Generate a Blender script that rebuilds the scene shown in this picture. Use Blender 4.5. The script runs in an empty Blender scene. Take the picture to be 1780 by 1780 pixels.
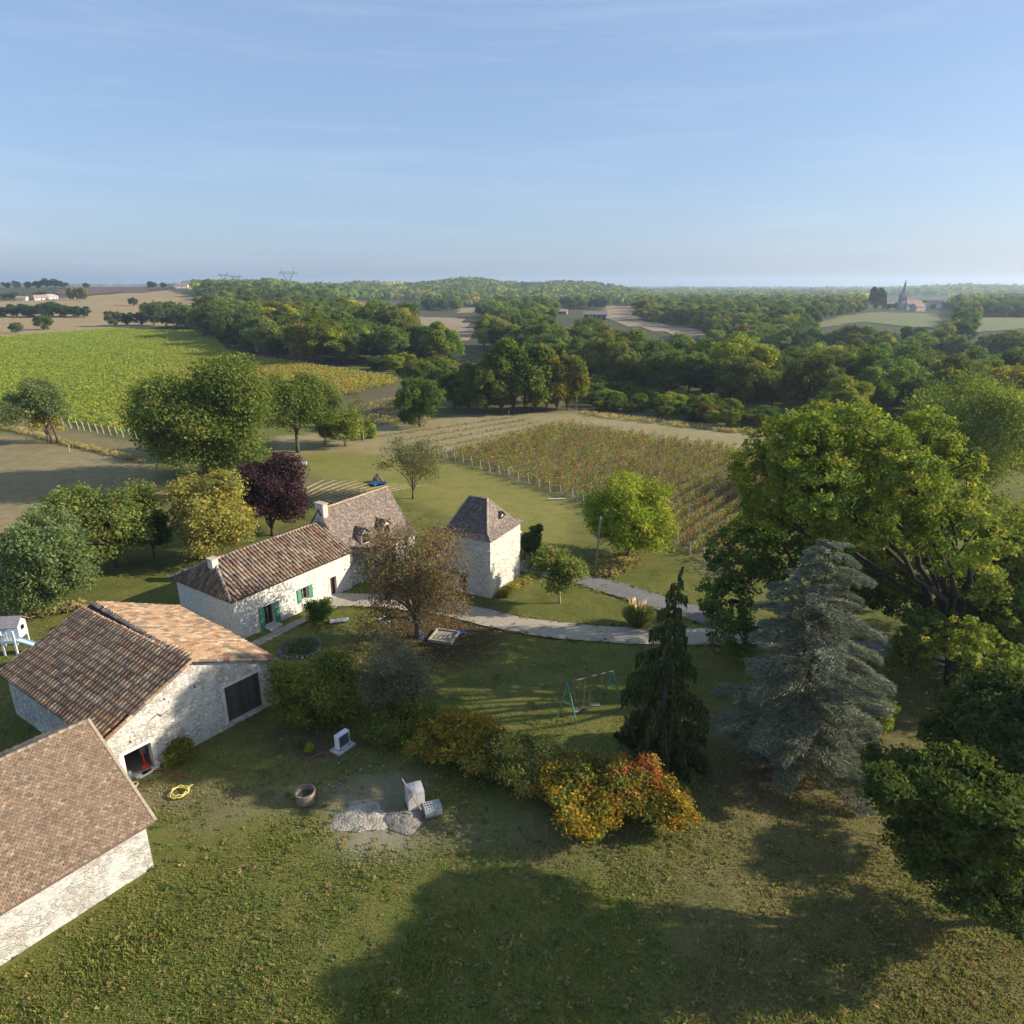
import bpy, math, random
import numpy as np
from mathutils import Matrix, Vector

# ------------------------------------------------------------------ camera, sky, sun, exposure
SC = bpy.context.scene
COL = SC.collection
H = 30.0                      # camera height above the farmyard (m)
F = 1186.667                  # focal length in px of a 1780 px wide picture
HZ = 490.0
TH = math.atan((890 - HZ) / F)
S_, C_ = math.sin(TH), math.cos(TH)
cam = bpy.data.cameras.new('camera'); camo = bpy.data.objects.new('camera', cam); COL.objects.link(camo)
camo.location = (0, 0, H); camo.rotation_euler = (math.pi / 2 - TH, 0, 0)
cam.sensor_width = 36; cam.lens = 24; cam.clip_start = 0.5; cam.clip_end = 30000
SC.camera = camo

SUN_EL, SUN_AZ = math.radians(24), math.radians(2.5)      # azimuth from +x (anticlockwise)
sd = Vector((math.cos(SUN_EL) * math.cos(SUN_AZ), math.cos(SUN_EL) * math.sin(SUN_AZ), math.sin(SUN_EL)))
wd = bpy.data.worlds.new('World'); SC.world = wd; wd.use_nodes = True
wn = wd.node_tree; wn.nodes.clear()
sky = wn.nodes.new('ShaderNodeTexSky'); sky.sky_type = 'NISHITA'; sky.sun_disc = False
sky.sun_elevation = SUN_EL; sky.sun_rotation = math.pi / 2 - SUN_AZ
sky.air_density = 1.0; sky.dust_density = 1.2; sky.ozone_density = 2.0; sky.altitude = 150
bg = wn.nodes.new('ShaderNodeBackground'); bg.inputs[1].default_value = 0.10
out = wn.nodes.new('ShaderNodeOutputWorld')
tc = wn.nodes.new('ShaderNodeTexCoord'); mp = wn.nodes.new('ShaderNodeMapping')
mp.inputs['Scale'].default_value = (1.5, 5.0, 26.0); mp.inputs['Rotation'].default_value = (0.10, 0.06, 0.5)
nz = wn.nodes.new('ShaderNodeTexNoise'); nz.inputs['Scale'].default_value = 1.2; nz.inputs['Detail'].default_value = 6; nz.inputs['Roughness'].default_value = 0.62
rp = wn.nodes.new('ShaderNodeValToRGB'); rp.color_ramp.elements[0].position = 0.50; rp.color_ramp.elements[1].position = 0.95
mx = wn.nodes.new('ShaderNodeMixRGB'); mx.inputs[2].default_value = (5.4, 6.0, 7.0, 1)
mth = wn.nodes.new('ShaderNodeMath'); mth.operation = 'MULTIPLY'; mth.inputs[1].default_value = 0.30
L = wn.links.new
L(tc.outputs['Generated'], mp.inputs[0]); L(mp.outputs[0], nz.inputs['Vector']); L(nz.outputs[0], rp.inputs[0])
L(rp.outputs[0], mth.inputs[0]); L(mth.outputs[0], mx.inputs[0]); veil = wn.nodes.new('ShaderNodeMixRGB'); veil.inputs[0].default_value = 0.5; veil.inputs[2].default_value = (2.5, 3.7, 6.0, 1)   # thin even high cloud
L(sky.outputs[0], veil.inputs[1]); L(veil.outputs[0], mx.inputs[1])
L(mx.outputs[0], bg.inputs[0]); L(bg.outputs[0], out.inputs[0])
sl = bpy.data.lights.new('sun', 'SUN'); sl.energy = 5.0; sl.angle = math.radians(0.53); sl.color = (1.0, 0.91, 0.77)
so = bpy.data.objects.new('sun', sl); COL.objects.link(so)
so.rotation_euler = sd.to_track_quat('Z', 'Y').to_euler(); so.location = (200, 0, 120)
SC.view_settings.view_transform = 'Standard'; SC.view_settings.look = 'None'
SC.view_settings.exposure = 0.62; SC.view_settings.gamma = 1.0
SC.render.engine = 'CYCLES'
cy = SC.cycles
cy.use_denoising = True
cy.max_bounces = 6; cy.diffuse_bounces = 3; cy.transmission_bounces = 3; cy.volume_bounces = 0; cy.glossy_bounces = 2
cy.use_adaptive_sampling = True; cy.adaptive_threshold = 0.02

random.seed(7)
RNG = np.random.default_rng(11)
U = 1.2                       # building measurements below were taken at 1/1.2 scale

# ------------------------------------------------------------------ terrain and pixel -> ground helpers
def sm(a, b, x):
    t = np.clip((x - a) / (b - a), 0, 1); return t * t * (3 - 2 * t)
def T(x, y):
    x = np.asarray(x, float); y = np.asarray(y, float)
    yy = np.maximum(y, 60.0)
    w = 890 + 1252 * x / yy
    z = 21.5 * sm(400, 1150, y) * (1 - sm(420, 760, w)) - 0.012 * np.clip(y - 1200, 0, 3000) * (1 - sm(420, 760, w))
    r = sm(420, 560, w)
    z = z - r * (13 * sm(650, 1700, y) + 22 * sm(1900, 5000, y))
    hb = sm(950, 1800, y) * (1 - sm(2000, 3200, y))
    z = z + hb * (25 * np.exp(-((w - 825) / 70) ** 2) + 28 * np.exp(-((w - 990) / 95) ** 2) + 22 * np.exp(-((w - 680) / 150) ** 2))
    z = z + 17 * np.exp(-((w - 1700) / 110) ** 2) * sm(1800, 2800, y)
    z = z - 5.0 * sm(170, 290, y) * (1 - sm(330, 460, y)) * sm(900, 1200, w)
    return z
def ray(px, py):
    u = (px - 890) / F; v = (py - 890) / F
    return u, C_ - v * S_, -S_ - v * C_
def G(px, py, z=0.0):
    u, a, b = ray(px, py); t = (z - H) / b
    return (u * t, a * t, z)
TS = np.geomspace(20, 9000, 220)
def GT(px, py):               # ground point of a pixel on the real terrain
    u, a, b = ray(px, py); ts = TS
    for _ in range(3):
        k = H + b * ts < T(u * ts, a * ts)
        i = int(np.argmax(k)) if k.any() else len(ts) - 1
        ts = np.linspace(ts[max(i - 1, 0)], ts[i], 40)
    t = float(ts[-1])
    return (u * t, a * t, float(T(u * t, a * t)))
def P(x, y, z):
    d = y * C_ - (z - H) * S_; v = -y * S_ - (z - H) * C_
    return 890 + F * x / d, 890 + F * v / d
def depth(x, y, z=0): return y * C_ - (z - H) * S_
def Zat(x, y, py):
    lo, hi = -40.0, 120.0
    for _ in range(50):
        m = (lo + hi) / 2
        if P(x, y, m)[1] > py: lo = m
        else: hi = m
    return lo
def inpoly(x, y, poly):
    x = np.asarray(x); y = np.asarray(y); c = np.zeros(x.shape, bool)
    n = len(poly)
    for i in range(n):
        x1, y1 = poly[i]; x2, y2 = poly[(i + 1) % n]
        if y1 == y2: continue
        k = ((y1 > y) != (y2 > y)) & (x < (x2 - x1) * (y - y1) / (y2 - y1) + x1)
        c ^= k
    return c
def wpoly(pp): return [GT(*p)[:2] for p in pp]

# ------------------------------------------------------------------ object helpers
def tag(o, label=None, cat=None, group=None, kind=None):
    if label: o['label'] = label
    if cat: o['category'] = cat
    if group: o['group'] = group
    if kind: o['kind'] = kind
    return o
def empty(name, loc, rz=0.0, label=None, cat=None, group=None):
    o = bpy.data.objects.new(name, None); COL.objects.link(o)
    o.empty_display_size = 0.3; o.location = loc; o.rotation_euler = (0, 0, rz)
    return tag(o, label, cat, group)
def link(name, me, mat=None, parent=None, color=None):
    o = bpy.data.objects.new(name, me); COL.objects.link(o)
    if mat is not None and len(me.materials) == 0: me.materials.append(mat)
    if parent is not None: o.parent = parent
    if color is not None: o.color = (*color, 1)
    return o
def npmesh(name, V, Fc, col=None):
    """V (n,3); Fc (m,k) one face size; col (m,3) face colours"""
    V = np.asarray(V, np.float32); Fc = np.asarray(Fc, np.int32)
    me = bpy.data.meshes.new(name); m, k = Fc.shape
    me.vertices.add(len(V)); me.vertices.foreach_set('co', V.ravel())
    me.loops.add(m * k); me.loops.foreach_set('vertex_index', Fc.ravel())
    me.polygons.add(m); me.polygons.foreach_set('loop_start', np.arange(0, m * k, k, dtype=np.int32))
    me.update(calc_edges=True)
    setcol(me, col)
    return me
def setcol(me, col=None):
    n = len(me.polygons)
    a = me.attributes.new('col', 'FLOAT_COLOR', 'FACE')
    c = np.ones((n, 4), np.float32)
    if col is not None: c[:, :3] = col
    a.data.foreach_set('color', c.ravel())
class MB:
    def __init__(self): self.v = []; self.f = []; self.c = []
    def face(self, pts, c=None):
        b = len(self.v); self.v += [tuple(p) for p in pts]; self.f.append(tuple(range(b, b + len(pts)))); self.c.append(c or (1, 1, 1))
    def box(self, lo, hi, c=None, M=None):
        x0, y0, z0 = lo; x1, y1, z1 = hi
        p = [(x0, y0, z0), (x1, y0, z0), (x1, y1, z0), (x0, y1, z0), (x0, y0, z1), (x1, y0, z1), (x1, y1, z1), (x0, y1, z1)]
        if M is not None: p = [tuple(M @ Vector(q)) for q in p]
        b = len(self.v); self.v += p
        for q in ((3, 2, 1, 0), (4, 5, 6, 7), (0, 1, 5, 4), (1, 2, 6, 5), (2, 3, 7, 6), (3, 0, 4, 7)):
            self.f.append(tuple(b + i for i in q)); self.c.append(c or (1, 1, 1))
        return self
    def bar(self, a, b, w, h=None, c=None):
        a = Vector(a); b = Vector(b); h = h or w; d = b - a; l = d.length
        if l < 1e-6: return self
        q = d.to_track_quat('X', 'Z').to_matrix().to_4x4(); q.translation = a
        return self.box((0, -w / 2, -h / 2), (l, w / 2, h / 2), c, q)
    def tube(self, pts, rad, n=6, c=None, cap=True):
        pts = [Vector(p) for p in pts]
        if not hasattr(rad, '__len__'): rad = [rad] * len(pts)
        b = len(self.v)
        for i, p in enumerate(pts):
            d = (pts[min(i + 1, len(pts) - 1)] - pts[max(i - 1, 0)])
            if d.length < 1e-9: d = Vector((0, 0, 1))
            d.normalize()
            up = Vector((0, 0, 1)) if abs(d.z) < 0.95 else Vector((1, 0, 0))
            s = d.cross(up).normalized(); t = s.cross(d)
            for k in range(n):
                a = 2 * math.pi * k / n
                self.v.append(tuple(p + (s * math.cos(a) + t * math.sin(a)) * rad[i]))
        for i in range(len(pts) - 1):
            for k in range(n):
                k2 = (k + 1) % n
                self.f.append((b + i * n + k, b + i * n + k2, b + (i + 1) * n + k2, b + (i + 1) * n + k)); self.c.append(c or (1, 1, 1))
        if cap:
            self.f.append(tuple(b + k for k in range(n))[::-1]); self.c.append(c or (1, 1, 1))
            e = b + (len(pts) - 1) * n
            self.f.append(tuple(e + k for k in range(n))); self.c.append(c or (1, 1, 1))
        return self
    def mesh(self, name, s=1.0, smooth=False):
        me = bpy.data.meshes.new(name)
        v = self.v if s == 1.0 else [(x * s, y * s, z * s) for x, y, z in self.v]
        me.from_pydata(v, [], self.f); me.update()
        setcol(me, np.array(self.c, np.float32).reshape(-1, 3) if self.c else None)
        if smooth: me.polygons.foreach_set('use_smooth', [True] * len(me.polygons))
        return me
    def build(self, name, mat, parent=None, s=1.0, smooth=False, color=None, kind=None):
        o = link(name, self.mesh(name, s, smooth), mat, parent, color)
        if kind: o['kind'] = kind
        return o

# ------------------------------------------------------------------ materials
def mat(name):
    m = bpy.data.materials.new(name); m.use_nodes = True; m.node_tree.nodes.clear()
    nt = m.node_tree
    return m, nt, (lambda t: nt.nodes.new('ShaderNode' + t)), nt.links.new
def colin(nt, N, K):
    """face colour x object colour"""
    a = N('Attribute'); a.attribute_name = 'col'; oi = N('ObjectInfo')
    m = N('MixRGB'); m.blend_type = 'MULTIPLY'; m.inputs[0].default_value = 1
    K(a.outputs['Color'], m.inputs[1]); K(oi.outputs['Color'], m.inputs[2])
    return m.outputs[0], oi
def leafmat(name, trans=0.42, ty=(1.25, 1.2, 0.55), gain=1.85, inst=False):
    m, nt, N, K = mat(name)
    c, oi = colin(nt, N, K)
    gm = N('MixRGB'); gm.blend_type = 'MULTIPLY'; gm.inputs[0].default_value = 1; gm.inputs[2].default_value = (gain, gain, gain, 1); K(c, gm.inputs[1]); c = gm.outputs[0]
    if inst:
        ia = N('Attribute'); ia.attribute_type = 'INSTANCER'; ia.attribute_name = 'tint'
        im = N('MixRGB'); im.blend_type = 'MULTIPLY'; im.inputs[0].default_value = 1; K(c, im.inputs[1]); K(ia.outputs['Color'], im.inputs[2]); c = im.outputs[0]
    d = N('BsdfDiffuse'); t = N('BsdfTranslucent'); mix = N('MixShader'); mix.inputs[0].default_value = trans
    tm = N('MixRGB'); tm.blend_type = 'MULTIPLY'; tm.inputs[0].default_value = 1; tm.inputs[2].default_value = (*ty, 1)
    K(c, d.inputs[0]); K(c, tm.inputs[1]); K(tm.outputs[0], t.inputs[0])
    K(d.outputs[0], mix.inputs[1]); K(t.outputs[0], mix.inputs[2])
    o = N('OutputMaterial'); K(mix.outputs[0], o.inputs[0])
    return m
def plain(name, rough=0.8, noise=0.25, scale=6.0, bump=0.3, bscale=None, metal=0.0, base=None, spec=0.3, bdist=0.02):
    """principled, face colour x object colour (or base), broken up by noise at two sizes"""
    m, nt, N, K = mat(name)
    if base is None: c, oi = colin(nt, N, K)
    else:
        r = N('RGB'); r.outputs[0].default_value = (*base, 1); c = r.outputs[0]
    tcn = N('TexCoord')
    n1 = N('TexNoise'); n1.inputs['Scale'].default_value = scale; n1.inputs['Detail'].default_value = 6; n1.inputs['Roughness'].default_value = 0.65
    K(tcn.outputs['Object'], n1.inputs['Vector'])
    mr = N('MapRange'); mr.inputs[1].default_value = 0.25; mr.inputs[2].default_value = 0.75
    mr.inputs[3].default_value = 1 - noise; mr.inputs[4].default_value = 1 + noise
    K(n1.outputs[0], mr.inputs[0])
    mm = N('MixRGB'); mm.blend_type = 'MULTIPLY'; mm.inputs[0].default_value = 1
    K(c, mm.inputs[1]); K(mr.outputs[0], mm.inputs[2])
    b = N('BsdfPrincipled'); b.inputs['Roughness'].default_value = rough; b.inputs['Metallic'].default_value = metal
    b.inputs['Specular IOR Level'].default_value = spec
    K(mm.outputs[0], b.inputs['Base Color'])
    if bump:
        n2 = N('TexNoise'); n2.inputs['Scale'].default_value = bscale or scale * 3; n2.inputs['Detail'].default_value = 5
        K(tcn.outputs['Object'], n2.inputs['Vector'])
        bp = N('Bump'); bp.inputs['Strength'].default_value = bump; bp.inputs['Distance'].default_value = bdist
        K(n2.outputs[0], bp.inputs['Height']); K(bp.outputs[0], b.inputs['Normal'])
    o = N('OutputMaterial'); K(b.outputs[0], o.inputs[0])
    return m
def stonemat(name, tones, mortar, scale=3.2, plaster=0.35, pcol=(0.62, 0.57, 0.48), squash=1.6):
    """rubble stone: Voronoi stones, lime mortar, patches of lime plaster, rain stains"""
    m, nt, N, K = mat(name)
    tcn = N('TexCoord'); mpn = N('Mapping'); mpn.inputs['Scale'].default_value = (1, 1, squash)
    K(tcn.outputs['Object'], mpn.inputs[0])
    w = N('TexNoise'); w.inputs['Scale'].default_value = 2.5; w.inputs['Detail'].default_value = 3
    K(mpn.outputs[0], w.inputs['Vector'])
    ad = N('MixRGB'); ad.inputs[0].default_value = 0.22
    K(mpn.outputs[0], ad.inputs[1]); K(w.outputs['Color'], ad.inputs[2])
    v1 = N('TexVoronoi'); v1.inputs['Scale'].default_value = scale; K(ad.outputs[0], v1.inputs['Vector'])
    v2 = N('TexVoronoi'); v2.feature = 'DISTANCE_TO_EDGE'; v2.inputs['Scale'].default_value = scale; K(ad.outputs[0], v2.inputs['Vector'])
    sx = N('SeparateColor'); K(v1.outputs['Color'], sx.inputs[0])
    r = N('ValToRGB'); r.color_ramp.interpolation = 'CONSTANT'
    els = r.color_ramp.elements
    for i, t in enumerate(tones):
        e = els[i] if i < 2 else els.new(i / len(tones))
        e.position = i / len(tones); e.color = (*t, 1)
    K(sx.outputs[0], r.inputs[0])
    mr = N('MapRange'); mr.inputs[1].default_value = 0.02; mr.inputs[2].default_value = 0.10; K(v2.outputs[0], mr.inputs[0])
    m1 = N('MixRGB'); m1.inputs[1].default_value = (*mortar, 1); K(mr.outputs[0], m1.inputs[0]); K(r.outputs[0], m1.inputs[2])
    n3 = N('TexNoise'); n3.inputs['Scale'].default_value = 0.7; n3.inputs['Detail'].default_value = 8; n3.inputs['Roughness'].default_value = 0.7
    K(tcn.outputs['Object'], n3.inputs['Vector'])
    mp2 = N('MapRange'); mp2.inputs[1].default_value = 0.62 - plaster * 0.4; mp2.inputs[2].default_value = 0.66 - plaster * 0.4; K(n3.outputs[0], mp2.inputs[0])
    m2 = N('MixRGB'); m2.inputs[2].default_value = (*pcol, 1); K(mp2.outputs[0], m2.inputs[0]); K(m1.outputs[0], m2.inputs[1])
    n4 = N('TexNoise'); n4.inputs['Scale'].default_value = 5; n4.inputs['Detail'].default_value = 9; n4.inputs['Roughness'].default_value = 0.75
    K(tcn.outputs['Object'], n4.inputs['Vector'])
    mr4 = N('MapRange'); mr4.inputs[1].default_value = 0.3; mr4.inputs[2].default_value = 0.7; mr4.inputs[3].default_value = 0.68; mr4.inputs[4].default_value = 1.22
    K(n4.outputs[0], mr4.inputs[0])
    m3 = N('MixRGB'); m3.blend_type = 'MULTIPLY'; m3.inputs[0].default_value = 1; K(m2.outputs[0], m3.inputs[1]); K(mr4.outputs[0], m3.inputs[2])
    hh = N('Math'); hh.operation = 'ADD'; K(mr.outputs[0], hh.inputs[0]); K(n4.outputs[0], hh.inputs[1])
    hm = N('Math'); hm.operation = 'MAXIMUM'; K(hh.outputs[0], hm.inputs[0])
    pm = N('Math'); pm.operation = 'MULTIPLY'; pm.inputs[1].default_value = 1.2; K(mp2.outputs[0], pm.inputs[0]); K(pm.outputs[0], hm.inputs[1])
    bp = N('Bump'); bp.inputs['Strength'].default_value = 0.8; bp.inputs['Distance'].default_value = 0.035; K(hm.outputs[0], bp.inputs['Height'])
    b = N('BsdfPrincipled'); b.inputs['Roughness'].default_value = 0.92; b.inputs['Specular IOR Level'].default_value = 0.2
    K(m3.outputs[0], b.inputs['Base Color']); K(bp.outputs[0], b.inputs['Normal'])
    o = N('OutputMaterial'); K(b.outputs[0], o.inputs[0])
    return m
def groundmat(name, attr=True, base=(0.1, 0.1, 0.05), tone2=(0.2, 0.17, 0.09), amt=0.5, sc=(0.07, 0.5, 5.0), bump=0.5, bd=0.12, stripes=None):
    m, nt, N, K = mat(name)
    tcn = N('TexCoord')
    def noise(s, d=6, r=0.65):
        n = N('TexNoise'); n.inputs['Scale'].default_value = s; n.inputs['Detail'].default_value = d; n.inputs['Roughness'].default_value = r
        K(tcn.outputs['Object'], n.inputs['Vector']); return n.outputs[0]
    def mr(x, a, b, c, d):
        q = N('MapRange'); q.inputs[1].default_value = a; q.inputs[2].default_value = b; q.inputs[3].default_value = c; q.inputs[4].default_value = d
        K(x, q.inputs[0]); return q.outputs[0]
    if attr:
        a = N('Attribute'); a.attribute_name = 'gcol'; c = a.outputs['Color']
        a2 = N('Attribute'); a2.attribute_name = 'gdry'; c2 = a2.outputs['Color']
    else:
        r1 = N('RGB'); r1.outputs[0].default_value = (*base, 1); c = r1.outputs[0]
        r2 = N('RGB'); r2.outputs[0].default_value = (*tone2, 1); c2 = r2.outputs[0]
    nA, nB, nC = noise(sc[0], 8), noise(sc[1], 8, 0.7), noise(sc[2], 6, 0.75)
    f = N('Math'); f.operation = 'MULTIPLY_ADD'; f.inputs[1].default_value = 0.6; K(nB, f.inputs[0])
    f0 = N('Math'); f0.operation = 'MULTIPLY'; f0.inputs[1].default_value = 0.4; K(nA, f0.inputs[0]); K(f0.outputs[0], f.inputs[2])
    fac = mr(f.outputs[0], 0.38, 0.62, 0, amt * 2)
    cl = N('Clamp'); K(fac, cl.inputs[0])
    m1 = N('MixRGB'); K(cl.outputs[0], m1.inputs[0]); K(c, m1.inputs[1]); K(c2, m1.inputs[2])
    v = mr(nC, 0.3, 0.7, 0.62, 1.38)
    m2 = N('MixRGB'); m2.blend_type = 'MULTIPLY'; m2.inputs[0].default_value = 1; K(m1.outputs[0], m2.inputs[1]); K(v, m2.inputs[2])
    cfin = m2.outputs[0]; hgt = nC
    if stripes:
        mp_ = N('Mapping'); mp_.inputs['Rotation'].default_value = (0, 0, stripes[0]); K(tcn.outputs['Object'], mp_.inputs[0])
        wv = N('TexWave'); wv.inputs['Scale'].default_value = stripes[1]; wv.inputs['Distortion'].default_value = 1.5; wv.inputs['Detail'].default_value = 2
        K(mp_.outputs[0], wv.inputs['Vector'])
        vs = mr(wv.outputs['Fac'], 0, 1, 1 - stripes[2], 1 + stripes[2])
        m4 = N('MixRGB'); m4.blend_type = 'MULTIPLY'; m4.inputs[0].default_value = 1; K(cfin, m4.inputs[1]); K(vs, m4.inputs[2]); cfin = m4.outputs[0]
    bp = N('Bump'); bp.inputs['Strength'].default_value = bump; bp.inputs['Distance'].default_value = bd; K(hgt, bp.inputs['Height'])
    b = N('BsdfPrincipled'); b.inputs['Roughness'].default_value = 0.95; b.inputs['Specular IOR Level'].default_value = 0.1
    K(cfin, b.inputs['Base Color']); K(bp.outputs[0], b.inputs['Normal'])
    o = N('OutputMaterial'); K(b.outputs[0], o.inputs[0])
    return m

M = {}
M['leaf'] = leafmat('leaf')
M['needle'] = leafmat('needle', 0.12, (1.0, 1.0, 0.8), 1.35)
M['leaf_far'] = leafmat('leaf_far', 0.36, (1.25, 1.2, 0.55), 2.0, True)
M['bark'] = plain('bark', 0.95, 0.4, 4, 0.9, 12, bdist=0.05)
M['tile'] = plain('clay_tile', 0.85, 0.35, 7, 0.5, 30)
M['wood'] = plain('weathered_wood', 0.9, 0.35, 5, 0.5, 30)
M['paint'] = plain('paint', 0.55, 0.12, 3, 0.15, 25)
M['metal'] = plain('painted_metal', 0.45, 0.12, 6, 0.1, 30, metal=0.15)
M['dark'] = plain('dark_glass', 0.12, 0.1, 2, 0, base=(0.012, 0.013, 0.016), spec=0.6)
M['cloth'] = plain('plastic_sheet', 0.5, 0.2, 5, 0.6, 6)
M['concrete'] = plain('concrete', 0.92, 0.22, 4, 0.5, 25)
M['stone'] = plain('cut_stone', 0.92, 0.25, 5, 0.6, 20)
M['deck'] = plain('roof_deck', 0.95, 0.3, 4, 0.4, 20)
M['limestone'] = stonemat('rubble_limestone', [(0.48, 0.44, 0.375), (0.55, 0.52, 0.465), (0.41, 0.37, 0.31), (0.52, 0.49, 0.43), (0.45, 0.395, 0.31), (0.58, 0.56, 0.51)], (0.49, 0.46, 0.405), 3.9, 0.34, (0.57, 0.55, 0.50))
M['limewash'] = stonemat('lime_washed_rubble', [(0.58, 0.53, 0.43), (0.68, 0.63, 0.54), (0.50, 0.44, 0.35), (0.64, 0.60, 0.52)], (0.62, 0.58, 0.50), 3.2, 0.62, (0.72, 0.68, 0.60))
M['towerstone'] = stonemat('coursed_limestone', [(0.62, 0.55, 0.44), (0.70, 0.64, 0.53), (0.54, 0.47, 0.37), (0.66, 0.61, 0.52)], (0.64, 0.58, 0.48), 3.0, 0.25, (0.70, 0.66, 0.58), 2.2)
M['ground'] = groundmat('ground', True, amt=0.6, sc=(0.07, 0.5, 11.0), bump=0.35, bd=0.05)
M['sandm'] = plain('sand', 0.95, .45, 1.6, 1.0, 7, bdist=.12)
M['gravel'] = groundmat('gravel_track', False, (0.35, 0.295, 0.215), (0.43, 0.37, 0.28), 0.5, (0.2, 1.5, 12), 0.4, 0.04)
M['asphaltgrey'] = groundmat('grey_lane', False, (0.16, 0.15, 0.14), (0.21, 0.20, 0.18), 0.5, (0.2, 1.5, 12), 0.4, 0.03)

# ------------------------------------------------------------------ ground sheet
def axis(lo, hi, fine_lo, fine_hi, step, grow):
    a = list(np.arange(fine_lo, fine_hi + 1e-6, step)); s = step
    while a[-1] < hi: s *= grow; a.append(a[-1] + s)
    s = step; b = []
    x = fine_lo
    while x > lo: s *= grow; x -= s; b.append(x)
    return np.array(b[::-1] + a)
gx = axis(-9000, 9000, -75, 75, 0.75, 1.07); gy = axis(-300, 9000, 14, 150, 0.75, 1.055)
XX, YY = np.meshgrid(gx, gy)
def wob(x, y, s, k):
    return (np.sin(x * s + k) * np.cos(y * s * 1.3 - k * 2) + 0.6 * np.sin(x * s * 2.3 - y * s * 1.7 + k * 3) + 0.4 * np.cos(x * s * 4.1 + y * s * 3.7 + k))
BUMPY = 0.05
ZZ = T(XX, YY) + BUMPY * wob(XX, YY, 0.35, 1.0) * np.exp(-((YY - 70) / 200) ** 2) * 0.6
ZZ = ZZ - 0.04
nx, ny = len(gx), len(gy)
Vg = np.stack([XX.ravel(), YY.ravel(), ZZ.ravel()], 1)
ii = np.arange(nx * ny).reshape(ny, nx)
Fg = np.stack([ii[:-1, :-1].ravel(), ii[:-1, 1:].ravel(), ii[1:, 1:].ravel(), ii[1:, :-1].ravel()], 1)
gme = npmesh('ground', Vg, Fg)
gme.polygons.foreach_set('use_smooth', [True] * len(gme.polygons))
PXg = 890 + F * Vg[:, 0] / np.maximum(depth(Vg[:, 0], Vg[:, 1], Vg[:, 2]), 5)
xj = Vg[:, 0] + 0.7 * wob(Vg[:, 0], Vg[:, 1], 0.6, 2.0); yj = Vg[:, 1] + 0.9 * wob(Vg[:, 0], Vg[:, 1], 0.5, 4.0)
gcol = np.tile(np.array([[0.080, 0.102, 0.020]]), (len(Vg), 1)); gdry = np.tile(np.array([[0.160, 0.148, 0.040]]), (len(Vg), 1))
far = Vg[:, 1] > 260
gcol[far] = (0.05, 0.065, 0.025); gdry[far] = (0.10, 0.09, 0.045)
REG = [
    # (pixel polygon, colour, second colour)
    ([(-400, 760), (0, 752), (120, 775), (260, 800), (300, 860), (290, 905), (120, 950), (0, 985), (-400, 1080)], (0.29, 0.225, 0.115), (0.205, 0.165, 0.08)),
    ([(-400, 720), (0, 735), (120, 765), (260, 800), (250, 775), (0, 716)], (0.15, 0.13, 0.055), (0.22, 0.18, 0.09)),
    ([(480, 760), (640, 740), (700, 735), (800, 722), (1000, 712), (1310, 750), (1340, 790), (1290, 800), (980, 742), (800, 795), (640, 800), (560, 790), (480, 800)], (0.33, 0.26, 0.14), (0.25, 0.21, 0.09)),
    ([(785, 795), (900, 838), (1010, 872), (1160, 935), (1240, 1000), (1420, 1000), (1320, 790), (1000, 738), (860, 770)], (0.165, 0.145, 0.062), (0.235, 0.19, 0.095)),
    ([(600, 665), (690, 668), (800, 640), (1010, 660), (1340, 740), (1340, 760), (1010, 715), (800, 722), (640, 740), (560, 700)], (0.15, 0.115, 0.06), (0.09, 0.09, 0.035)),
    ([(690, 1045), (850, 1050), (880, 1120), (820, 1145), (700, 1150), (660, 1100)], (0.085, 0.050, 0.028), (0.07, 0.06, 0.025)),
    ([(495, 815), (600, 815), (690, 860), (640, 880), (520, 880), (480, 850)], (0.20, 0.165, 0.085), (0.13, 0.12, 0.05)),
    ([(500, 795), (560, 785), (690, 790), (830, 810), (1000, 880), (980, 960), (700, 870), (560, 830)], (0.165, 0.172, 0.036), (0.235, 0.20, 0.058)),
    ([(545, 1400), (585, 1350), (640, 1345), (690, 1365), (735, 1400), (745, 1440), (690, 1475), (600, 1470)], (0.36, 0.31, 0.235), (0.24, 0.205, 0.14)),
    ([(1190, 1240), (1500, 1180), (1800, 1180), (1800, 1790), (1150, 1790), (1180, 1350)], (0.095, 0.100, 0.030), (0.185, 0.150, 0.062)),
    ([(215, 1375), (285, 1335), (330, 1345), (345, 1385), (300, 1420), (230, 1420)], (0.14, 0.12, 0.06), (0.20, 0.165, 0.10)),
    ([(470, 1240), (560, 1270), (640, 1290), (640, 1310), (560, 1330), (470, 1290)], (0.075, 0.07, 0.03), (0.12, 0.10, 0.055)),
    ([(330, 1385), (560, 1350), (900, 1440), (1120, 1480), (1120, 1510), (880, 1480), (560, 1400), (340, 1430)], (0.135, 0.12, 0.055), (0.17, 0.15, 0.075)),
    ([(1250, 1330), (1360, 1320), (1420, 1350), (1330, 1380), (1250, 1370)], (0.16, 0.10, 0.06), (0.13, 0.10, 0.05)),
]
for pp, c, d in REG:
    k = inpoly(xj, yj, [G(*q)[:2] for q in pp]) & ~far
    gcol[k] = c; gdry[k] = d
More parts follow.
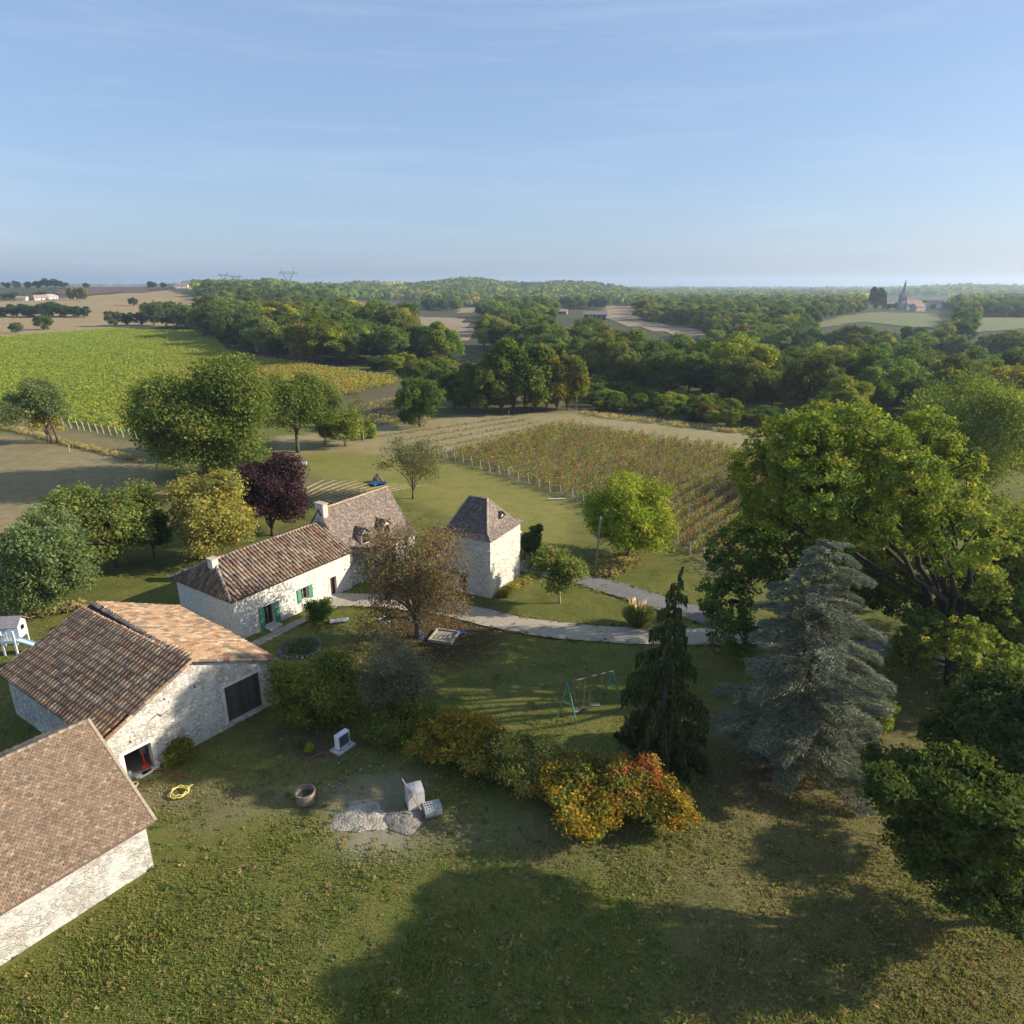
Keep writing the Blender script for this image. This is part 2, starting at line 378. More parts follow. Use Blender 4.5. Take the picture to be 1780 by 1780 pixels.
# soften borders between regions
def blur(c):
    c = c.reshape(ny, nx, 3)
    for _ in range(3):
        c[1:-1, 1:-1] = (c[1:-1, 1:-1] * 2 + c[:-2, 1:-1] + c[2:, 1:-1] + c[1:-1, :-2] + c[1:-1, 2:]) / 6
    return c.reshape(-1, 3)
gcol = blur(gcol); gdry = blur(gdry)
for nm, arr in (('gcol', gcol), ('gdry', gdry)):
    a = gme.attributes.new(nm, 'FLOAT_COLOR', 'POINT'); q = np.ones((len(Vg), 4), np.float32); q[:, :3] = arr; a.data.foreach_set('color', q.ravel())
tag(link('ground', gme, M['ground']), 'grassy ground rolling away to the horizon', kind='structure')

def drape(name, wp, mt, dz, label, step=8.0):
    """field: world polygon draped over the terrain"""
    wp = np.array(wp); x0, y0 = wp.min(0); x1, y1 = wp.max(0)
    st = max(step, (x1 - x0) / 160, (y1 - y0) / 160)
    xs = np.arange(x0, x1 + st, st); ys = np.arange(y0, y1 + st, st)
    X, Y = np.meshgrid(xs, ys); cx = X[:-1, :-1] + st / 2; cyy = Y[:-1, :-1] + st / 2
    k = inpoly(cx, cyy, [tuple(p) for p in wp])
    i = np.arange(X.size).reshape(X.shape)
    fc = np.stack([i[:-1, :-1][k], i[:-1, 1:][k], i[1:, 1:][k], i[1:, :-1][k]], 1)
    V = np.stack([X.ravel(), Y.ravel(), (T(X, Y) + dz).ravel()], 1)
    use = np.unique(fc); rm = np.zeros(len(V), int); rm[use] = np.arange(len(use))
    me = npmesh(name, V[use], rm[fc]); return tag(link(name, me, mt), label, kind='structure')
fm = lambda n, a, b, st=None, sc=(0.01, 0.06, 0.6): groundmat(n, False, a, b, 0.5, sc, 0.4, 0.3, st)
M['stubble'] = fm('stubble', (0.37, 0.27, 0.135), (0.30, 0.215, 0.10), (0.3, 0.12, 0.08))
M['plough'] = fm('plough', (0.155, 0.11, 0.09), (0.12, 0.085, 0.07), (0.2, 0.1, 0.1))
M['tan'] = fm('tan_field', (0.34, 0.25, 0.16), (0.26, 0.20, 0.12), (0.5, 0.15, 0.1))
M['meadow'] = fm('meadow', (0.17, 0.19, 0.075), (0.20, 0.19, 0.09), (0.1, 0.08, 0.08))
FIELDPX = {
    'stubble': [(-300, 590), (0, 586), (120, 580), (255, 572), (340, 560), (360, 525), (290, 505), (150, 515), (80, 521), (0, 524), (-300, 530)],
    'plough': [(95, 519), (150, 514.5), (275, 507), (283, 500), (225, 499.2), (100, 499.8), (95, 505)],
    'brown': [(680, 548), (800, 553), (830, 580), (820, 595), (770, 590), (690, 570)],
    'pale': [(790, 536), (860, 533), (862, 541), (800, 545)],
    'plough2': [(1050, 531), (1105, 532), (1115, 548), (1112, 557), (1240, 578), (1250, 590), (1190, 590), (1100, 568), (1050, 552)],
    'mead1': [(1470, 548), (1530, 543), (1630, 546), (1640, 560), (1630, 572), (1560, 566), (1500, 560), (1400, 573), (1370, 570), (1440, 556)],
    'mead2': [(1690, 552), (1800, 552), (1950, 556), (1950, 572), (1800, 571), (1700, 578), (1650, 578), (1700, 566)],
}
drape('stubble_field', wpoly(FIELDPX['stubble']), M['stubble'], 0.3, 'tan stubble field climbing to the left skyline')
drape('ploughed_field', wpoly(FIELDPX['plough']), M['plough'], 0.7, 'brown ploughed field on the left ridge')
drape('stubble_field', wpoly(FIELDPX['brown']), M['tan'], 0.25, 'small tan field below the white house')
drape('stubble_field', wpoly(FIELDPX['pale']), M['tan'], 0.25, 'pale strip of field right of the white house')
drape('ploughed_field', wpoly(FIELDPX['plough2']), M['tan'], 0.25, 'bare field beside the open hangar')
drape('meadow', wpoly(FIELDPX['mead1']), M['meadow'], 0.25, 'green meadow below the church')
drape('meadow', wpoly(FIELDPX['mead2']), M['meadow'], 0.25, 'green meadow at the far right edge')

def road(name, pts, width, mt, label, dz):
    p = np.array([G(*q)[:2] for q in pts]); 
    # resample smooth (Catmull-Rom)
    out_ = []
    for i in range(len(p) - 1):
        a, b, c, d = p[max(i - 1, 0)], p[i], p[i + 1], p[min(i + 2, len(p) - 1)]
        for t in np.linspace(0, 1, 14, endpoint=False):
            out_.append(0.5 * ((2 * b) + (-a + c) * t + (2 * a - 5 * b + 4 * c - d) * t * t + (-a + 3 * b - 3 * c + d) * t ** 3))
    out_.append(p[-1]); c = np.array(out_); d = np.gradient(c, axis=0); d /= np.linalg.norm(d, axis=1)[:, None]
    n = np.stack([-d[:, 1], d[:, 0]], 1)
    wv = width / 2 * (1 + 0.05 * np.sin(np.arange(len(c)) * 0.31) + 0.02 * np.sin(np.arange(len(c)) * 0.83 + 1))
    wv2 = width / 2 * (1 + 0.05 * np.sin(np.arange(len(c)) * 0.27 + 2) + 0.02 * np.sin(np.arange(len(c)) * 0.9))
    off = [-1, -0.5, 0, 0.5, 1]
    V = []
    for k in off:
        q = c + n * (np.where(k < 0, wv, wv2) * k)[:, None]
        V.append(np.column_stack([q, np.full(len(c), dz + 0.03 * (1 - abs(k)))]))
    V = np.stack(V, 1).reshape(-1, 3); nr = len(c); i = np.arange(nr * 5).reshape(nr, 5)
    Fc = np.stack([i[:-1, :-1].ravel(), i[:-1, 1:].ravel(), i[1:, 1:].ravel(), i[1:, :-1].ravel()], 1)
    return tag(link(name, npmesh(name, V, Fc), mt), label, kind='structure')
ROAD_UP = [(830, 955), (905, 984), (970, 996), (1050, 1017), (1130, 1042), (1200, 1064), (1270, 1086), (1360, 1108), (1500, 1128), (1700, 1150), (1900, 1170)]
ROAD_LO = [(560, 1042), (640, 1044), (740, 1052), (830, 1070), (900, 1086), (990, 1098), (1080, 1104), (1180, 1107), (1290, 1106), (1400, 1116)]
road('lane', ROAD_UP, 3.1, M['asphaltgrey'], 'grey lane passing behind the dovecote tower', 0.050)
road('driveway', ROAD_LO, 3.0, M['gravel'], 'pale gravel driveway in front of the houses', 0.072)

# ------------------------------------------------------------------ foliage
def unit(v): return v / np.maximum(np.linalg.norm(v, axis=-1, keepdims=True), 1e-9)
def leafquads(cen, outw, n_per, spread, size, pal, rng, up=0.5, el=1.5, flat=0.75, cvar=0.12, wild=0.6, clustervar=0.16):
    K = len(cen); idx = np.repeat(np.arange(K), n_per); n = len(idx)
    sp = np.broadcast_to(np.asarray(spread, float), (K,))[idx][:, None]
    g = rng.normal(0, 1, (n, 3)); g *= np.minimum(1, 1.9 / np.maximum(np.linalg.norm(g, axis=1, keepdims=True), 1e-6))
    p = cen[idx] + g * sp * np.array([1, 1, flat])
    nr = unit(outw[idx] * 0.6 + rng.normal(0, 1, (n, 3)) * wild + np.array([0, 0, up]))
    t = unit(np.cross(nr, rng.normal(0, 1, (n, 3)))); b = np.cross(nr, t)
    s = size * rng.uniform(0.55, 1.3, (n, 1))
    V = np.stack([p - t * s * el * .62, p + t * s * el * .45 + b * s * .62, p + t * s * el * .45 - b * s * .62], 1).reshape(-1, 3)
    Fc = np.arange(n * 3).reshape(n, 3)
    cols = np.array([c for c, w in pal]); ws = np.array([w for c, w in pal], float); ws /= ws.sum()
    pc = rng.choice(len(pal), K, p=ws); pl = rng.choice(len(pal), n, p=ws)
    ci = np.where(rng.random(n) < 0.82, pc[idx], pl)
    kv = (1 + rng.normal(0, clustervar, K))[idx][:, None]
    C = cols[ci] * np.clip(kv, 0.5, 1.6) * np.clip(1 + rng.normal(0, cvar, (n, 1)), 0.5, 1.6)
    return V, Fc, np.clip(C, 0.004, 0.9)
def joinq(parts):
    V, Fc, C, b = [], [], [], 0
    for v, f, c in parts:
        V.append(v); Fc.append(f + b); C.append(c); b += len(v)
    return np.concatenate(V), np.concatenate(Fc), np.concatenate(C)
def lobes_of(rx, ry, cz, rz, n, rng, ls=0.5, offx=0.0, offy=0.0):
    out_ = [(np.array([offx, offy, cz]), np.array([rx, ry, rz]) * 0.56)]
    for i in range(n):
        a = 2 * math.pi * (i * 0.618 + rng.random() * 0.15); h = -0.85 + 1.75 * ((i + rng.random()) / n)
        h = min(max(h, -0.85), 0.92); q = math.sqrt(1 - h * h * 0.9)
        k = 0.68 * (0.78 + 0.44 * rng.random()); s = ls * (0.58 + 0.6 * rng.random())
        out_.append((np.array([offx + rx * q * math.cos(a) * k, offy + ry * q * math.sin(a) * k, cz + rz * h * k]), np.array([rx, ry, rz * 0.9]) * s))
    return out_
def sample_lobes(lobes, K, rng, lo=0.55, down=-0.55):
    ar = np.array([r[0] * r[1] + r[0] * r[2] for c, r in lobes]); ar = ar / ar.sum()
    li = rng.choice(len(lobes), K, p=ar); d = unit(rng.normal(0, 1, (K, 3)))
    bad = d[:, 2] < down; d[bad, 2] *= -0.5; d = unit(d)
    rr = lo + (1.02 - lo) * rng.random((K, 1)) ** 0.6
    cs = np.array([c for c, r in lobes])[li]; rs = np.array([r for c, r in lobes])[li]
    return cs + d * rs * rr, unit(d / rs), li
def skeleton(mb, lobes, h0, tr, rng, cen=None, li=None, twigs=5, lean=(0, 0), trunks=1, topz=None, c=(1, 1, 1), minr=0.02):
    topz = topz or lobes[0][0][2]
    for tnk in range(trunks):
        ox, oy = (0, 0) if trunks == 1 else ((tnk - (trunks - 1) / 2) * tr * 3.2, rng.normal() * tr)
        n = 6; pts = []
        for i in range(n + 1):
            f = i / n
            pts.append((ox + lean[0] * f ** 1.3 + rng.normal() * tr * 0.25 * f, oy + lean[1] * f ** 1.3 + rng.normal() * tr * 0.25 * f, -0.25 + f * (topz + 0.25)))
        rad = [tr * (1.35 if i == 0 else 1.0) * (1 - 0.72 * (i / n)) for i in range(n + 1)]
        mb.tube(pts, rad, 8, c)
        for k, (lc, lr) in enumerate(lobes[1:]):
            if trunks > 1 and k % trunks != tnk: continue
            f = min(max((h0 * 0.7 + (lc[2] - h0) * 0.25 * rng.random()) / topz, 0.15), 0.9)
            i = f * n; a = Vector(pts[int(i)]).lerp(Vector(pts[min(int(i) + 1, n)]), i - int(i)); b = Vector(lc)
            m = a.lerp(b, 0.5) + Vector((rng.normal() * 0.08, rng.normal() * 0.08, 0.10)) * (b - a).length
            r0 = tr * (1 - 0.72 * f) * 0.62
            q1 = a + Vector((0, 0, (b - a).length * .30)) + (b - a) * .22
            bz = [a * (1 - t) ** 3 + q1 * 3 * t * (1 - t) ** 2 + (m * .4 + b * .6) * 3 * t * t * (1 - t) + b * t ** 3 for t in (0, .12, .25, .4, .55, .7, .85, 1)]
            bz = [bz[0]] + [p_ + Vector((rng.normal(), rng.normal(), rng.normal())) * (b - a).length * .018 for p_ in bz[1:-1]] + [bz[-1]]; m = bz[4]
            mb.tube(bz, [r0 * (1 - .8 * t) for t in (0, .12, .25, .4, .55, .7, .85, 1)], 6, c, False)
            if cen is not None:
                own = np.nonzero(li == k + 1)[0]
                for j in rng.permutation(own)[:twigs]:
                    e = Vector(cen[j]); s = m.lerp(b, 0.4 + 0.6 * rng.random()); mm = s.lerp(e, 0.55) + Vector((0, 0, 0.06 * (e - s).length))
                    mb.tube([s, mm, e], [max(r0 * 0.3, minr), max(r0 * 0.18, minr), minr * 0.6], 4, c, False)
GREEN = [((0.070, 0.100, 0.022), 4), ((0.052, 0.080, 0.020), 4), ((0.095, 0.120, 0.026), 2), ((0.125, 0.125, 0.030), 0.5)]
BARK = (0.11, 0.085, 0.06)
def tree(name, label, px, py, top, x0, x1, pal=GREEN, n=9000, leaf=0.34, clump=0.12, z0=0.22, lob=9, seed=1, tr=None, cat='tree', group=None,
         ry=None, per=26, lo=0.5, lean=None, trunks=1, bark=BARK, twigs=5, ls=0.5, down=-0.8, mt='leaf', lobes=None, up=0.5, flat=0.75, parts=True, ground=GT, wild=0.55, cvar=0.10, hx=0, gap=-.62):
    """base pixel, top row, left and right columns -> a tree of that size standing there"""
    rng = np.random.default_rng(seed)
    b = ground(px, py); b = (b[0], b[1], b[2] - 0.05)
    dp = depth(b[0], b[1], b[2])
    h = Zat(b[0], b[1], top) - b[2]; r = (x1 - x0) / 2 * dp / F
    offx = ((x0 + x1) / 2 - px) * dp / F + hx
    ry = (ry or 0.95) * r; zz = z0 * h
    L_ = lobes or lobes_of(r * 0.88, ry * 0.88, (zz + h) / 2, (h - zz) / 2 * 0.94, lob, rng, ls, offx)
    n = int(n * 3.0); leaf *= 0.62; per = int(per * 1.5); K = max(8, n // per)
    cen, ow, li = sample_lobes(L_, K, rng, lo, down)
    cen[:, 2] = np.clip(cen[:, 2], 0.25, h * 1.0)
    q = cen / (r * .30); f = np.sin(q[:, 0] + 1.3 * q[:, 1] + seed) * np.cos(q[:, 1] * .9 - q[:, 2] * 1.4) + .5 * np.sin(q[:, 2] * 1.7 + q[:, 0] * 2.1 + seed)
    kp = f > gap; cen, ow, li, f = cen[kp], ow[kp], li[kp], f[kp]; K = len(cen)       # gaps between the boughs
    cen = cen + ow * (r * .07 * f)[:, None]; cen[:, 2] = np.maximum(cen[:, 2], .2)
    V, Fc, C = leafquads(cen, ow, per, clump * r * (0.7 + 0.6 * rng.random(K)), leaf, pal, rng, up, 1.5, flat, cvar, wild)
    V[:, 2] = np.maximum(V[:, 2], 0.08)
    e = empty(name, b, 0, label, cat, group)
    mb = MB(); skeleton(mb, L_, max(zz, 0.15 * h), tr or h * 0.022, rng, cen, li, twigs, (offx * 0.7, 0) if lean is None else lean, trunks, minr=0.018)
    mb.build('trunk', M['bark'], e, smooth=True, color=bark)
    link('crown', npmesh('crown', V, Fc, C), M[mt], e)
    return e

# ---- prototypes for the woods (shared meshes)
WOODPAL = [
    [((0.062, 0.092, 0.022), 4), ((0.050, 0.078, 0.020), 4), ((0.085, 0.110, 0.026), 2)],
    [((0.075, 0.095, 0.024), 4), ((0.058, 0.080, 0.022), 3), ((0.11, 0.115, 0.03), 2)],
    [((0.050, 0.078, 0.024), 4), ((0.040, 0.064, 0.020), 4), ((0.070, 0.092, 0.026), 2)],
    [((0.12, 0.13, 0.03), 4), ((0.09, 0.11, 0.026), 3), ((0.17, 0.15, 0.03), 2)],
]
PROTO = []
for i in range(8):
    rng = np.random.default_rng(100 + i)
    rx = 0.36 + 0.06 * rng.random(); z0 = 0.02 + 0.06 * rng.random()
    if i == 6: rx = 0.2; z0 = 0.08
    if i == 7: rx = 0.5; z0 = 0.1
    L_ = lobes_of(rx, rx, (z0 + 1) / 2, (1 - z0) / 2, 9, rng, 0.48)
    cen, ow, li = sample_lobes(L_, 400, rng, 0.5, -0.6)
    cen[:, 2] = np.clip(cen[:, 2], 0.05, 1)
    V, Fc, C = leafquads(cen, ow, 44, 0.038, 0.0235, WOODPAL[[0, 1, 2, 0, 1, 3, 3, 0][i]], rng, 0.45, 1.4, 0.8, 0.14, 0.6, 0.16)
    mb = MB(); skeleton(mb, L_, 0.25, 0.018, rng, cen, li, 1, minr=0.003)
    tm = mb.mesh('trunk', smooth=True); tm.materials.append(M['bark'])
    cm = npmesh('crown', V, Fc, C); cm.materials.append(M['leaf'])
    PROTO.append((tm, cm))
def ptree(name, label, loc, h, k, tint=(1, 1, 1), wid=1.0, cat='tree', group=None, bark=BARK):
    e = empty(name, loc, random.uniform(0, 6.28), label, cat, group); e.scale = (h * wid, h * wid, h)
    a = link('trunk', PROTO[k][0], None, e, bark); c = link('crown', PROTO[k][1], None, e, tint)
    return e
def ptree_px(name, label, px, py, top, k, tint=(1, 1, 1), wid=1.0, cat='tree', group=None):
    b = GT(px, py); h = Zat(b[0], b[1], top) - b[2]
    return ptree(name, label, (b[0], b[1], b[2] - 0.1), max(h, 1.0), k, tint, wid, cat, group)

def fill(poly, spacing, n_max, seed, jit=0.35):
    """points inside a world polygon, roughly `spacing` apart"""
    r = random.Random(seed); p = np.array(poly); x0, y0 = p.min(0); x1, y1 = p.max(0); pts = []
    y = y0; row = 0
    while y < y1:
        x = x0 + (row % 2) * spacing / 2
        while x < x1:
            q = (x + r.uniform(-jit, jit) * spacing, y + r.uniform(-jit, jit) * spacing)
            if inpoly(np.array([q[0]]), np.array([q[1]]), poly)[0]: pts.append(q)
            x += spacing
        y += spacing * 0.87; row += 1
    pts.sort(key=lambda q: q[1])
    return pts[:n_max]
def tint_of(r, warm=0.12):
    u = r.random()
    if u < warm: return (1.9, 1.7, 0.9)
    if u < warm + 0.05: return (1.6, 1.3, 0.9)
    g = r.uniform(0.85, 1.6); return (g * r.uniform(0.92, 1.14), g, g * r.uniform(0.8, 1.1))
def wood(px_poly, spacing, nmax, h0, h1, label, group, seed, warm=0.12, protos=(0, 1, 2, 3, 4, 5, 7), wid=(1.0, 1.25)):
    r = random.Random(seed + 5)
    for (x, y) in fill(wpoly(px_poly), spacing, nmax, seed):
        ptree('wood_tree', label, (x, y, float(T(x, y)) - 0.2), r.uniform(h0 * .8, h1 * 1.05), r.choice(protos), tint_of(r, warm), r.uniform(*wid), 'tree', group)

#@@WOODS
wood([(268, 567), (330, 579), (385, 597), (410, 613), (480, 625), (560, 634), (660, 640), (720, 625), (700, 590), (640, 572), (560, 562), (470, 556), (390, 552), (330, 553), (280, 556)], 14.5, 125, 15, 20,
     'leafy green tree in the wood behind the left vineyard', 'trees of the wood behind the left vineyard', 1, 0.08)
wood([(815, 600), (900, 625), (1000, 655), (1060, 672), (1180, 692), (1285, 706), (1300, 690), (1200, 655), (1100, 632), (1000, 605), (900, 585), (820, 580)], 11.5, 70, 12, 16,
     'leafy tree in the wood beyond the small vineyard', 'trees of the wood beyond the small vineyard', 2, 0.10)
wood([(1310, 700), (1420, 735), (1600, 740), (1800, 735), (2000, 740), (2000, 650), (1780, 645), (1600, 642), (1480, 640), (1330, 625), (1250, 610), (1290, 650)], 11.0, 110, 9, 13.5,
     'tree in the broad wood filling the right side valley', 'trees of the wood in the right valley', 3, 0.22)
# a row of tall trees with pale trunks at the end of the young vines
rr = random.Random(9)
for i, (px, py, tp, k, tn, w) in enumerate([(790, 712, 640, 0, (0.9, 1.0, .9), .9), (815, 716, 632, 6, (.8, .9, .9), 1.3), (845, 718, 628, 1, (1, 1, 1), 1.0), (872, 718, 605, 6, (.75, .9, .9), 1.3), (893, 716, 590, 6, (.7, .85, .85), 1.3), (912, 714, 586, 0, (.7, .85, .9), .7), (930, 716, 600, 6, (.8, .95, .8), 1.4), (950, 714, 612, 3, (1, .95, .9), .8), (968, 714, 618, 6, (1.2, .95, .8), 1.2), (985, 712, 612, 1, (1.1, 1.0, .8), .8), (1000, 712, 620, 6, (1.1, 1, .8), 1.2), (935, 700, 592, 2, (.8, .95, .9), .8), (860, 700, 606, 2, (.8, .9, .9), .9)]):
    ptree_px('edge_tree', 'tall slim tree in the row behind the young vines', px, py, tp, k, tn, w, 'tree', 'tall trees at the top of the young vines')
# brush between the woods
BR = [((0.9, 1.0, 0.8), 0), ((1.5, 1.35, 0.75), 1), ((1.9, 1.7, 0.8), 1), ((1.2, 0.9, 0.65), 4), ((1.3, 1.3, .9), 3), ((1.0, 1.0, .9), 2)]
for (x, y) in fill(wpoly([(1015, 690), (1040, 672), (1120, 690), (1290, 715), (1335, 730), (1338, 752), (1250, 742), (1130, 725), (1020, 712)]), 4.6, 75, 21):
    tn, k = rr.choice(BR)
    ptree('field_bush', 'wild bush in the brushy strip above the small vineyard', (x, y, float(T(x, y)) - 0.3), rr.uniform(2.2, 4.6), k, tn, rr.uniform(1.1, 1.6), 'bush', 'bushes above the small vineyard')
for (x, y) in fill(wpoly([(640, 640), (700, 628), (790, 628), (800, 655), (760, 700), (745, 690), (720, 660)]), 6.5, 45, 22):
    tn, k = rr.choice(BR)
    ptree('field_bush', 'wild bush in the rusty thicket right of the big vineyard', (x, y, float(T(x, y)) - 0.3), rr.uniform(3, 6.0), k, tn, rr.uniform(1.0, 1.5), 'bush', 'bushes right of the big vineyard')
ptree_px('yellow_tree', 'bright yellow tree at the end of the wood behind the left vineyard', 785, 630, 565, 3, (1.9, 1.9, .9), .9)
ptree_px('poplar_tree', 'slender yellowish tree left of the bright yellow one', 755, 632, 560, 6, (1.1, 1.25, .9), 1.6)
ptree_px('poplar_tree', 'green tree third from the bright yellow one', 725, 630, 558, 0, (.9, 1, .9), .9)
ptree_px('birch_tree', 'thin brownish birch at the top edge of the left vineyard', 533, 634, 560, 6, (1.5, 1.0, .75), 1.5)
ptree_px('yellow_bush', 'light yellow green bush left of the brushy strip', 1165, 718, 682, 1, (1.9, 1.8, .9), 1.5, 'bush')
ptree_px('yellow_bush', 'tall light yellow bush at the right of the brushy strip', 1225, 727, 684, 3, (1.5, 1.6, .9), .9, 'bush')
ptree_px('field_tree', 'rounded tree with small dark trunk beside the tan strip', 730, 742, 648, 0, (1, 1.02, .95), .95)

# left far hedges, lone trees, ridge trees
for px, tp in ((8, 531), (30, 527), (52, 529), (75, 526), (92, 521), (112, 528), (128, 530), (146, 531), (-20, 528), (60, 530)):
    ptree_px('hedge_tree', 'dark round tree in the hedge across the tan field', px, 551 + (px % 7) * .2, tp, rr.choice((0, 2, 4)), (.75, .9, .95), 1.5, 'tree', 'trees of the hedge across the tan field')
for px, py, tp, k, lab in ((28, 580, 560, 1, 'smallest pale tree standing alone above the left vineyard'), (77, 574, 545, 0, 'oval lone tree on the tan field above the left vineyard'), (232, 532, 516, 2, 'little lone tree in the middle of the tan field'),
                           (200, 568, 540, 1, 'light green tree left of the field corner hedge'), (222, 566, 542, 2, 'dark bushy tree in the field corner hedge'), (246, 566, 541, 2, 'dark tree nearest the wood in the field corner hedge')):
    ptree_px('lone_tree', lab, px, py, tp, k, (1, 1, 1), 1.25)
for px, tp, w in ((12, 490, 1.6), (30, 488, 1.2), (50, 489, 1.3), (66, 487, 1.3), (82, 484, 1.2), (97, 485, 1.4), (112, 489, 1.2), (150, 491, 1.3), (265, 489, 1.7), (285, 491, 1.3), (440, 489, 1.5), (410, 490, 1.3)):
    b = GT(px, 500.5); h = Zat(b[0], b[1], tp) - b[2]
    ptree('ridge_tree', 'dark tree on the left skyline ridge', (b[0], b[1], b[2] - 1), max(h, 3) + 1, rr.choice((0, 2, 4, 7)), (.7, .85, 1.0), w, 'tree', 'trees on the left skyline')
for px in (122, 128, 134, 140, 146, 150):
    ptree_px('poplar_tree', 'pale columnar poplar at the corner of the ploughed field', px, 522, 500, 6, (1.5, 1.35, 1.1), 1.0, 'tree', 'poplars by the ploughed field')
for px, tp, k, tn in ((10, 508, 0, (.9, 1, 1)), (28, 507, 1, (1.2, 1.1, .9)), (45, 510, 1, (1.8, 1.4, .8)), (66, 506, 4, (1.5, .9, .7)), (80, 505, 0, (.9, 1, 1)), (97, 507, 4, (1.3, 1, .9)), (20, 512, 3, (1, 1, .9))):
    ptree_px('garden_tree', 'garden tree round the white houses on the left', px, 519.5, tp, k, tn, 1.3, 'tree', 'garden trees by the left houses')

# ---- far woods: one mass of small crowns
def far_forest():
    rng = np.random.default_rng(5); parts = []
    excl = [wpoly(p) for p in FIELDPX.values()]; fpx = list(FIELDPX.values()) + [[(1500, 512), (1665, 512), (1665, 548), (1500, 548)], [(575, 515), (740, 518), (740, 552), (575, 545)], [(960, 535), (1060, 535), (1060, 562), (960, 556)], [(1300, 494), (1310, 494), (1305, 496)]]
    keep_px = [(575, 540, 790, 575), (960, 538, 1060, 556), (1500, 515, 1660, 545)]
    bands = [(300, 480, 12, 1, 12), (480, 900, 15, 1, 13), (900, 1700, 26, 30, 15), (1700, 3200, 46, 18, 17), (3200, 6500, 95, 14, 22)]; near_pts = []
    for ya, yb, sp, nq, hh in bands:
        y = ya
        while y < yb:
            n = int(2 * 0.92 * y / sp); xs = (np.arange(n) - n / 2 + rng.random(n) * 0.9) * sp; ys = y + rng.uniform(-.5, .5, n) * sp
            y += sp * 0.86
            zs = T(xs, ys); px, py = P(xs, ys, zs)
            k = np.ones(n, bool)
            k &= (px > 455) | (ys > 1500) | ((px > 345) & (ys > 520) & (ys < 1000))
            k &= ~((px < 330) & (ys < 2600))
            k &= ~((ys < 480) & ((px < 700) | ((px < 1080) & (ys < 400)) | ((px > 1080) & (ys < 330))))
            k &= ~((ys >= 480) & (ys < 620) & (px < 600) & (px > 455) & (py > 556))
            for e in excl:
                k &= ~inpoly(xs, ys, e)
            for f_ in (0.35, 0.7, 1.0):
                qx, qy = P(xs, ys, zs + hh * f_)
                for e in fpx: k &= ~inpoly(qx, qy, e)
            for a, b, c, d in keep_px: k &= ~((px > a) & (px < c) & (py > b) & (py < d))
            xs, ys, zs = xs[k], ys[k], zs[k]; m = len(xs)
            if not m: continue
            if nq == 1:
                near_pts.append(np.column_stack([xs, ys, zs - .3, hh * rng.uniform(0.7, 1.25, m), rng.uniform(0, 6.28, m), rng.random(m), rng.random(m)])); continue
            h = hh * rng.uniform(0.7, 1.15, m); r = sp * 0.62 * rng.uniform(0.75, 1.2, m)
            hue = rng.random(m)
            base = np.where(hue[:, None] < 0.10, np.array([[0.19, 0.185, 0.045]]), np.where(hue[:, None] < 0.16, np.array([[0.13, 0.10, 0.035]]), np.array([[0.085, 0.115, 0.032]]))) * rng.uniform(0.65, 1.25, (m, 1))
            d = unit(rng.normal(0, 1, (m, nq, 3))); d[..., 2] = np.abs(d[..., 2]) * 1.0 - 0.15; d = unit(d)
            lump = 1 + 0.18 * np.sin(d[..., 0] * 5 + hue[:, None] * 20) * np.cos(d[..., 1] * 4 + hue[:, None] * 31)
            rad = np.stack([r, r, h * 0.52], 1)
            p = np.stack([xs, ys, zs + h * 0.5], 1)[:, None, :] + d * rad[:, None, :] * (lump * rng.uniform(0.8, 1.02, (m, nq)))[..., None]
            nr = unit(d + rng.normal(0, 0.3, d.shape)); t = unit(np.cross(nr, rng.normal(0, 1, d.shape))); b = np.cross(nr, t)
            s = (2.6 * np.sqrt(r * h * 0.55) / math.sqrt(nq) * 1.25)[:, None, None] * rng.uniform(0.7, 1.25, (m, nq, 1))
            V = np.stack([p - t * s * .6, p + b * s * .5, p + t * s * .6, p - b * s * .5], 2).reshape(-1, 3)
            C = np.repeat(base, nq, 0) * np.clip(1 + rng.normal(0, .16, (m * nq, 1)), .5, 1.5)
            parts.append((V, np.arange(m * nq * 4).reshape(-1, 4), C))
    V, Fc, C = joinq(parts)
    o = link('far_woods', npmesh('far_woods', V, Fc, C), M['leaf'])
    tag(o, 'distant woods rolling to the horizon', 'forest', kind='stuff')
    q = np.concatenate(near_pts); n = len(q); me = bpy.data.meshes.new('middle_woods'); me.vertices.add(n); me.vertices.foreach_set('co', q[:, :3].astype(np.float32).ravel()); me.update()
    wd_ = rng.uniform(1.0, 1.35, n)
    def at(nm, ty, key, arr): a_ = me.attributes.new(nm, ty, 'POINT'); a_.data.foreach_set(key, np.asarray(arr, np.float32).ravel())
    at('size', 'FLOAT_VECTOR', 'vector', np.stack([q[:, 3] * wd_, q[:, 3] * wd_, q[:, 3]], 1)); at('turn', 'FLOAT_VECTOR', 'vector', np.stack([np.zeros(n), np.zeros(n), q[:, 4]], 1))
    tn = np.ones((n, 4)); g_ = rng.uniform(.8, 1.5, n); tn[:, 0] = g_ * rng.uniform(.9, 1.12, n); tn[:, 1] = g_; tn[:, 2] = g_
    y_ = q[:, 5] < .17; tn[y_] = (2.1, 1.85, 1.0, 1); y_ = (q[:, 5] > .95); tn[y_] = (1.9, 1.2, .9, 1); at('tint', 'FLOAT_COLOR', 'color', tn)
    me.attributes.new('pick', 'INT', 'POINT').data.foreach_set('value', (q[:, 6] * 6).astype(np.int32))
    ob = link('middle_woods', me); tag(ob, 'belts of woodland between the far fields', 'forest', kind='stuff')
    pc = bpy.data.collections.new('wood_forms')
    for k in range(6):
        cm = PROTO[(0, 1, 2, 3, 4, 7)[k]][1].copy(); cm.materials.clear(); cm.materials.append(M['leaf_far']); po = bpy.data.objects.new('crown_form', cm); pc.objects.link(po)
